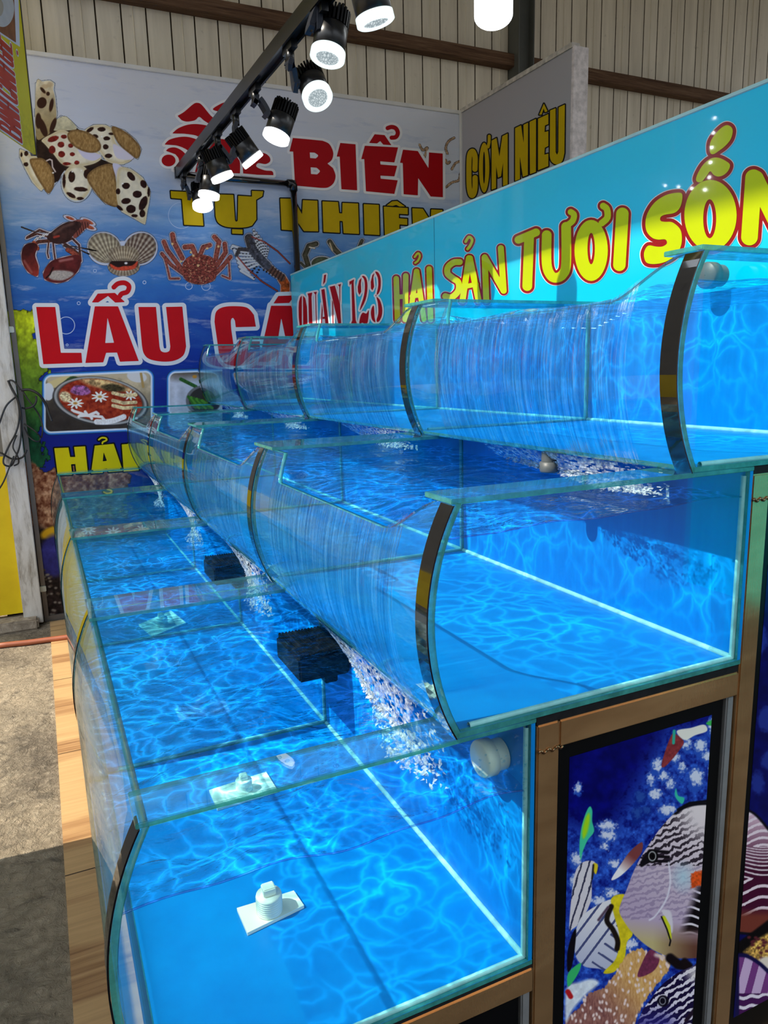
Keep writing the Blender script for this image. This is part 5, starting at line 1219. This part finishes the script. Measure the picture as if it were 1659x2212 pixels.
    sd2 = sd_poly(X, Y, [F2]); wv = np.sin((X*.55 + Y*.9)/7. + 7*fbm(X/34, Y/34, 23)); c = np.where((wv > .35)[..., None], np.array((232,226,240)), np.array((24,14,58)))
    lw = np.clip((Y-2080)/120, 0, 1)[..., None]*np.clip((1100-X)/120, 0, 1)[..., None]; c = c*(1-lw*.7) + np.array((46,42,140))*lw*.7
    topw = np.clip(1 - np.hypot((X-1170)/90, (Y-1900)/70), 0, 1)[..., None]; c = c*(1-topw) + np.array((240,234,230))*topw; p.put(sd2, c, 5)
    p.ell(965,2068,36,36,0,(14,8,26), soft=8); p.put(np.abs(sd_ell(X, Y, 962,2068,18,22,0)) - 2.5, (150,150,160), 4); p.line([(1110,2190),(1180,2100)], 12, (34,20,40), soft=8)
def fishes_right(p):
    X, Y = p.X, p.Y; p.a[:] = 1; t = fbm(X/50, Y/50, 42, 4)[..., None]; p.put(Y - 1e5, np.array((4,4,60))*(1-t*.6) + np.array((20,30,150))*t*.6, 1)
    for (x, y, a, b_) in ((1560,700,40,70),(1620,300,60,80),(1640,560,60,60),(1580,-200,40,80)): p.put(sd_ell(X, Y, x, y, a, b_) + 30*(fbm(X/20, Y/20, 44)-.5), (34,50,140), 20)
    F = spline([(1430,860),(1520,882),(1600,960),(1680,1080),(1760,1300),(1700,1520),(1600,1640),(1430,1640)], 5); sd = sd_poly(X, Y, [F])
    ln = np.sin((Y + .2*X + 14*np.sin(X/40))/ (7 + 4*np.clip((Y-1100)/200, 0, 1))); k = np.clip((Y-900)/350, 0, 1)[..., None]
    c = np.where((ln > .2 + .5*k[..., 0])[..., None], np.array((240,220,228)), np.array((226,190,206))*(1-k) + np.array((70,16,46))*k); bt = np.clip((Y-1480)/60, 0, 1)[..., None]; c = c*(1-bt) + np.array((120,56,44))*bt; p.put(sd, c, 5)
    p.put(np.abs(sd) - 8, (16,14,24), 8); p.line(spline([(1430,1760),(1540,1680),(1700,1560)], 5), 46, (14,10,12), soft=14)
    p.poly([(1470,1760),(1560,1680),(1760,1560),(1760,1900),(1560,1830)], (206,160,80), soft=20, n=.8, ns=10)
    rs = np.random.default_rng(8)
    for i in range(24): p.ell(rs.uniform(1500,1750), rs.uniform(1640,1800), 12, 9, 0, (92,36,44), soft=8)
    p.ell(1620,1830,60,40,0,(236,224,206), soft=16); F = spline([(1430,1780),(1500,1790),(1600,1860),(1680,1980),(1740,2330)], 5) + [(1430,2330)]; sd = sd_poly(X, Y, [F])
    ln = np.sin((Y + .12*X)/9.5 + .6*np.sin(X/14)); st = np.sin(X/16 + Y/60); c = np.where((ln > .5)[..., None] & (Y > 2020)[..., None], np.array((236,226,240)), np.where((st > .2)[..., None], np.array((120,60,130)), np.array((206,176,214)))); c = np.where(((ln <= .5) & (Y > 2020))[..., None], np.array((70,20,84)), c); p.put(sd, c, 5); p.put(np.abs(sd) - 12, (20,16,70), 8)
def px_of(x, y, z): a, b_ = project(np.array([[x, y, z]])); return float(a[0]), float(b_[0])
def door_print(k, x0, x1, z0, z1, fn, step, label):
    t, pn, org = CAB[k]; yy = Y0 + .0135
    nx, nz = int((x1 - x0) / step), int((z1 - z0) / step)
    Xw, Zw = np.meshgrid(np.linspace(x0, x1, nx), np.linspace(z0, z1, nz)); W = np.stack([Xw, np.full_like(Xw, yy), Zw], -1)
    a, b_ = project(W.reshape(-1, 3)); a = a.reshape(Xw.shape); b_ = b_.reshape(Xw.shape)
    p = Paint((a - KF[0]) * KF[2], (b_ - KF[1]) * KF[2]); fn(p)
    return grid_obj('fish_picture', W, M_PRINTG, pn, org, None, p.rgb, smooth=False)
def plain_sea(p):
    t = fbm(p.X/40, p.Y/40, 52, 4)[..., None]; p.put(p.Y - 1e5, np.array((4,6,60))*(1-t) + np.array((20,60,190))*t, 1)
door_print(1, .838, 1.2085, .16, EYE - .7245, fishes, .0011, '')
door_print(2, 1.345, 1.70, .16, EYE - .42, fishes_right, .0016, '')
door_print(0, .16, .695, .16, EYE - 1.25, plain_sea, .006, '')
# ================================================================== lamps
M_LED = NT('led_glow'); _e = M_LED.node('Emission', Color=(.93, .98, 1, 1), Strength=5.0); M_LED.l.new(_e.outputs[0], M_LED.out.inputs[0]); M_LED = M_LED.m
M_LEDD = NT('led_diffuser'); _e = M_LEDD.node('Emission', Color=(.80, .95, .97, 1), Strength=1.25); M_LEDD.l.new(_e.outputs[0], M_LEDD.out.inputs[0]); M_LEDD = M_LEDD.m
n = NT('faceted_reflector'); vo = n.node('TexVoronoi', _feature='DISTANCE_TO_EDGE'); n.l.new(n.coord(), vo.inputs['Vector']); vo.inputs['Scale'].default_value = 110
_e = n.node('Emission', Color=n.ramp(vo.outputs['Distance'], [(0, (.30, .38, .42)), (.25, (.82, .92, .95))]), Strength=.8); n.l.new(_e.outputs[0], n.out.inputs[0]); M_REFL = n.m
M_LAMP = plain('lamp_black', (17, 17, 19), .32, 0, .5, .1, 10)
M_ARM = plain('lamp_arm_blue_black', (24, 28, 38), .45, 0, .4, .1)
RZ = EYE + 1.37
def rail_pt(px, py): return at(px, py, 2, RZ)
pa = Vector((1.048, 5.5, RZ)); pb_ = Vector((1.112, 1.2, RZ)); pb_.x = pa.x + (rail_pt(690, 0).x - pa.x) * (pa.y - 1.2) / (pa.y - rail_pt(690, 0).y)
rd = (pa - pb_).normalized(); rs_ = Vector((rd.y, -rd.x, 0))
org = tuple(pa)
tr_ = thing('light_track', org, 'long black ceiling track carrying the row of black spotlights', 'light track')
def obox(b, c, ax, half, mat=0):                    # oriented box
    u, v, w = ax; P = [c + u*(sx*half[0]) + v*(sy*half[1]) + w*(sz*half[2]) for sz in (-1, 1) for (sx, sy) in ((-1,-1),(1,-1),(1,1),(-1,1))]
    b.add(P, [(0,3,2,1),(4,5,6,7),(0,1,5,4),(1,2,6,5),(2,3,7,6),(3,0,4,7)], mat)
UPV = Vector((0, 0, 1))
b = MB(); mid_ = (pa + pb_) * .5; L_ = (pa - pb_).length / 2
obox(b, mid_ + UPV*.030, (rd, rs_, UPV), (L_, .028, .006)); obox(b, mid_ + rs_*.024, (rd, rs_, UPV), (L_, .005, .030)); obox(b, mid_ - rs_*.024, (rd, rs_, UPV), (L_, .005, .030)); obox(b, mid_ - UPV*.006, (rd, rs_, UPV), (L_, .019, .004))
b.build('track_rail', M_LAMP, tr_, org)
b = MB(); obox(b, pa + rd*.012, (rd, rs_, UPV), (.014, .032, .036)); b.build('end_cap', M_LAMP, tr_, org)
b = MB(); b.tube([pa - rd*3.6 + UPV*.03, Vector((pa - rd*3.6)) + UPV*(6.0 - RZ)], .008, 8); b.build('hanger', M_LAMP, tr_, org)
# pipe frame that carries the far end of the track
ex = Vector((1.866, 5.5, 0)); org = (ex.x, 5.5, 0)
pf = thing('pipe_stand', org, 'black pipe post with a cross arm holding the far end of the light track', 'pipe frame')
b = MB(); b.tube([(ex.x, 5.5 + .0, 0), (ex.x, 5.5, RZ + .01)], .024, 14); b.v = [(x, y + .0, z) for x, y, z in b.v]; b.build('post', M_BLACKG, pf, org)
b = MB(); b.tube([(pa.x + .03, 5.5, RZ - .012), (ex.x - .01, 5.5, RZ - .012)], .022, 14); b.build('cross_arm', M_BLACKG, pf, org)
b = MB(); b.tube([(ex.x - .045, 5.5, RZ - .012), (ex.x - .015, 5.5, RZ - .010), (ex.x, 5.5, RZ - .022), (ex.x, 5.5, RZ - .06)], .030, 14); b.build('elbow', plain('chrome_elbow', (60, 60, 62), .12, .8), pf, org)

def lamp(mpx, lens, back, wpx, tone, lab, side=1, face=None):
    mp = rail_pt(*mpx); Ym = mp.y
    def q(px, py, dy=0): return at(px, py, 1, Ym + dy)
    r = wpx / 2 / F_PX * (Vector(q(*lens)) - Vector((0, 0, EYE))).dot(Vector(fw))
    Lc = q(*lens); Bc = q(*back)
    a = (Lc - Bc); Lh = a.length; a.normalize()
    if face is not None:                             # tilt towards or away from the viewer
        a = (a + Vector((0, -1, 0)) * face).normalized(); Lh = max(Lh, r * 2.3)
    mp = Vector((pa.x + rs_.x*0, Ym, RZ)); mp.x = pb_.x + (pa.x - pb_.x) * (Ym - pb_.y) / (pa.y - pb_.y)
    org = tuple(mp); t = thing('track_spotlight', org, lab, 'spotlight', 'black spotlights on the track')
    M = a.to_track_quat('Z', 'Y').to_matrix().to_4x4(); M.translation = Lc - a * Lh
    h0 = Lh * .36
    b = MB(); b.lathe([(.001, h0), (r*.90, h0), (r*.94, h0 + .002), (r*.94, Lh - r*.02), (r*.90, Lh - r*.02)], M, 36); b.build('housing', M_LAMP, t, org)
    b = MB(); b.lathe([(.001, .0), (r*.55, 0), (r*.55, h0)], M, 20)
    for i in range(26):
        qa = 2*math.pi*i/26; c_, s_ = math.cos(qa), math.sin(qa); tl_ = .06*r; e_ = .02 * Lh * (1 + math.sin(i*1.7))
        P = [Vector((c_*rr - s_*w_, s_*rr + c_*w_, z)) for z in (-e_, h0) for (rr, w_) in ((r*.5, -tl_), (r*.95, -tl_), (r*.95, tl_), (r*.5, tl_))]
        b.add([M @ p for p in P], [(0,3,2,1),(4,5,6,7),(0,1,5,4),(1,2,6,5),(2,3,7,6),(3,0,4,7)])
    b.build('cooling_fins', M_BLACK, t, org)
    b = MB(); b.lathe([(r*.95, Lh - r*.30), (r*.99, Lh - r*.28), (r*1.0, Lh + r*.10), (r*.92, Lh + r*.16), (r*.68, Lh + r*.16), (r*.64, Lh + r*.08)], M, 40); b.build('diffuser_ring', M_LED if tone > 1 else M_LEDD, t, org)
    b = MB(); b.lathe([(r*.66, Lh + r*.09), (r*.50, Lh - r*.12), (r*.26, Lh - r*.34), (.001, Lh - r*.40)], M, 40); b.build('reflector', M_REFL if tone < 2 else M_LED, t, org)
    # adapter on the track, swan-neck arm, pivot
    b = MB(); obox(b, mp - UPV*.040, (rd, rs_, UPV), (.055, .014, .016)); b.tube([mp - UPV*.05, mp - UPV*.10], .018, 14); b.build('adapter', M_LAMP, t, org)
    axis = a.cross(Vector((0, 1, 0))).normalized() if abs(a.y) < .9 else Vector((1, 0, 0))
    piv = Lc - a*(Lh*.5); sdv = Vector((-1, 0, 0)) * side; sdv = (sdv - a*sdv.dot(a)).normalized()
    p3 = piv + sdv*(r*1.22); p0 = mp - UPV*.09; kn = Vector((p3.x*.6 + p0.x*.4, p3.y*.5 + p0.y*.5, max(p3.z + r*.9, (p0.z + p3.z)*.5)))
    p1 = Vector((p0.x + sdv.x*.01, p0.y, p0.z - .02)); pts = spline([tuple(p0), tuple(p1), (kn.x*.4 + p0.x*.6, kn.y*.4 + p0.y*.6, kn.z), tuple(p3 - a*(r*.1)), tuple(p3 + a*(r*.28))], 6)
    b = MB(); o = 0; N_ = len(pts)
    for i, p in enumerate(pts):
        p = Vector(p); tg = (Vector(pts[min(i+1, N_-1)]) - Vector(pts[max(i-1, 0)])).normalized(); sN = sdv - tg*sdv.dot(tg); sN.normalize(); wN = tg.cross(sN)
        for (x_, y_) in ((-1, -1), (1, -1), (1, 1), (-1, 1)): b.v.append(tuple(p + wN*(x_*r*.42) + sN*(y_*r*.16)))
    for i in range(N_ - 1):
        for k in range(4): b.f.append((i*4+k, i*4+(k+1) % 4, (i+1)*4+(k+1) % 4, (i+1)*4+k)); b.m.append(0); b.sm.append(False)
    b.f += [(3, 2, 1, 0), tuple((N_-1)*4 + k for k in range(4))]; b.m += [0, 0]; b.sm += [False, False]
    b.build('arm', M_ARM, t, org)
    b = MB(); b.tube([piv + sdv*r*.85, piv + sdv*(r*1.2)], r*.30, 16); b.build('pivot', M_LAMP, t, org)
LAMPS = [((822, -170), (811, 45), (783, -75), 84, 1, 'black track spotlight at the top edge, its white rim tilted to the right', -1, None),
         ((716, 6), (707.6, 122), (726, 22), 76, 1, 'black track spotlight nearest of the whole ones, pointing down with a white glowing rim', 1, .12),
         ((634, 82), (686, 210), (681, 140), 66, 1, 'black spotlight facing the viewer, round faceted reflector showing', 1, .75),
         ((577, 178), (596, 298), (619, 226), 58, 2, 'black spotlight under the middle of the track, tilted left, above the red wording', 1, None),
         ((527, 228), (547, 347), (505, 288), 50, 2, 'black spotlight tilted right beside the first letter of the red wording', 1, None),
         ((485, 276), (481, 385), (455, 325), 49, 2, 'black spotlight fifth along the track, its rim tilted right in front of the shell logo', -1, None),
         ((440, 320), (451, 424), (457, 362), 45, 2, 'black spotlight second from the far end of the track, above the ochre wording', 1, None),
         ((409, 366), (438, 446), (436, 405), 43, 2, 'black spotlight at the far end of the track, lowest in the row', 1, .35)]
for a_ in LAMPS: lamp(*a_)

# white LED bulb hanging at the top of the picture
c = at(1066, 10, 1, 3.2); org = (c.x, c.y, c.z); rb = 41.5 / F_PX * (c - Vector((0, 0, EYE))).dot(Vector(fw))
t = thing('led_bulb', org, 'white glowing cylindrical LED bulb hanging at the top edge, right of the track', 'bulb')
prof = [(.001, -rb*1.12)] + [(rb*math.sin(q), -rb*1.12 + rb*.62*(1 - math.cos(q))) for q in np.linspace(.15, math.pi/2, 9)] + [(rb, rb*2.6), (rb*.8, rb*2.9), (rb*.5, rb*3.0)]
b = MB(); b.lathe(prof, Matrix.Translation(c), 36); b.build('glowing_bulb', M_LED, t, org)
b = MB(); b.lathe([(rb*.5, rb*2.95), (rb*.5, rb*3.6), (rb*.3, rb*3.9), (.001, rb*3.9)], Matrix.Translation(c), 24); b.build('socket', M_WHITE, t, org)
b = MB(); b.tube([c + UPV*rb*3.85, (c.x, c.y, 6.0)], .006, 8); b.build('cord', M_BLACK, t, org)

# string of small bulbs under the roof edge on the street side; the glossy sign mirrors them
vx = 5.5; pts = []
for (x0_, y0_, x1_, y1_, n_) in ((1203, 376, 1524, 410, 12), (1145, 393, 1346, 412, 8), (1544, 255, 1533, 383, 5), (1155, 566, 1330, 571, 6), (1345, 446, 1338, 550, 4)):
    for i in range(n_):
        f_ = i / (n_ - 1); v_ = Vector(on_plane([x0_ + (x1_-x0_)*f_], [y0_ + (y1_-y0_)*f_], (vx, 0, 0), (1., 0, 0))[0]); v_.x = 2*SIGN_X - vx; pts.append(v_)
M_DOT = NT('tiny_bulb'); _e = M_DOT.node('Emission', Color=(.95, .98, 1, 1), Strength=45.0); M_DOT.l.new(_e.outputs[0], M_DOT.out.inputs[0]); M_DOT = M_DOT.m
org = tuple(pts[0]); t = thing('string_lights', org, 'strings of tiny white bulbs on the street side, mirrored as dots in the cyan sign', 'string lights')
b = MB(); o = 0
for n_ in (12, 8, 5, 6, 4):
    q_ = [p + Vector((-.02, 0, .012)) for p in pts[o:o+n_]]; b.tube(q_, .004, 6); b.tube([q_[0], Vector((q_[0].x, q_[0].y, 6.0))], .004, 6); o += n_
b.build('wire', M_BLACK, t, org)
for p in pts:
    bm = bmesh.new(); bmesh.ops.create_icosphere(bm, subdivisions=1, radius=.014); bmesh.ops.translate(bm, vec=p, verts=bm.verts); b = MB(); b.bm(bm, 0, True); b.build('tiny_bulb', M_DOT, t, org)
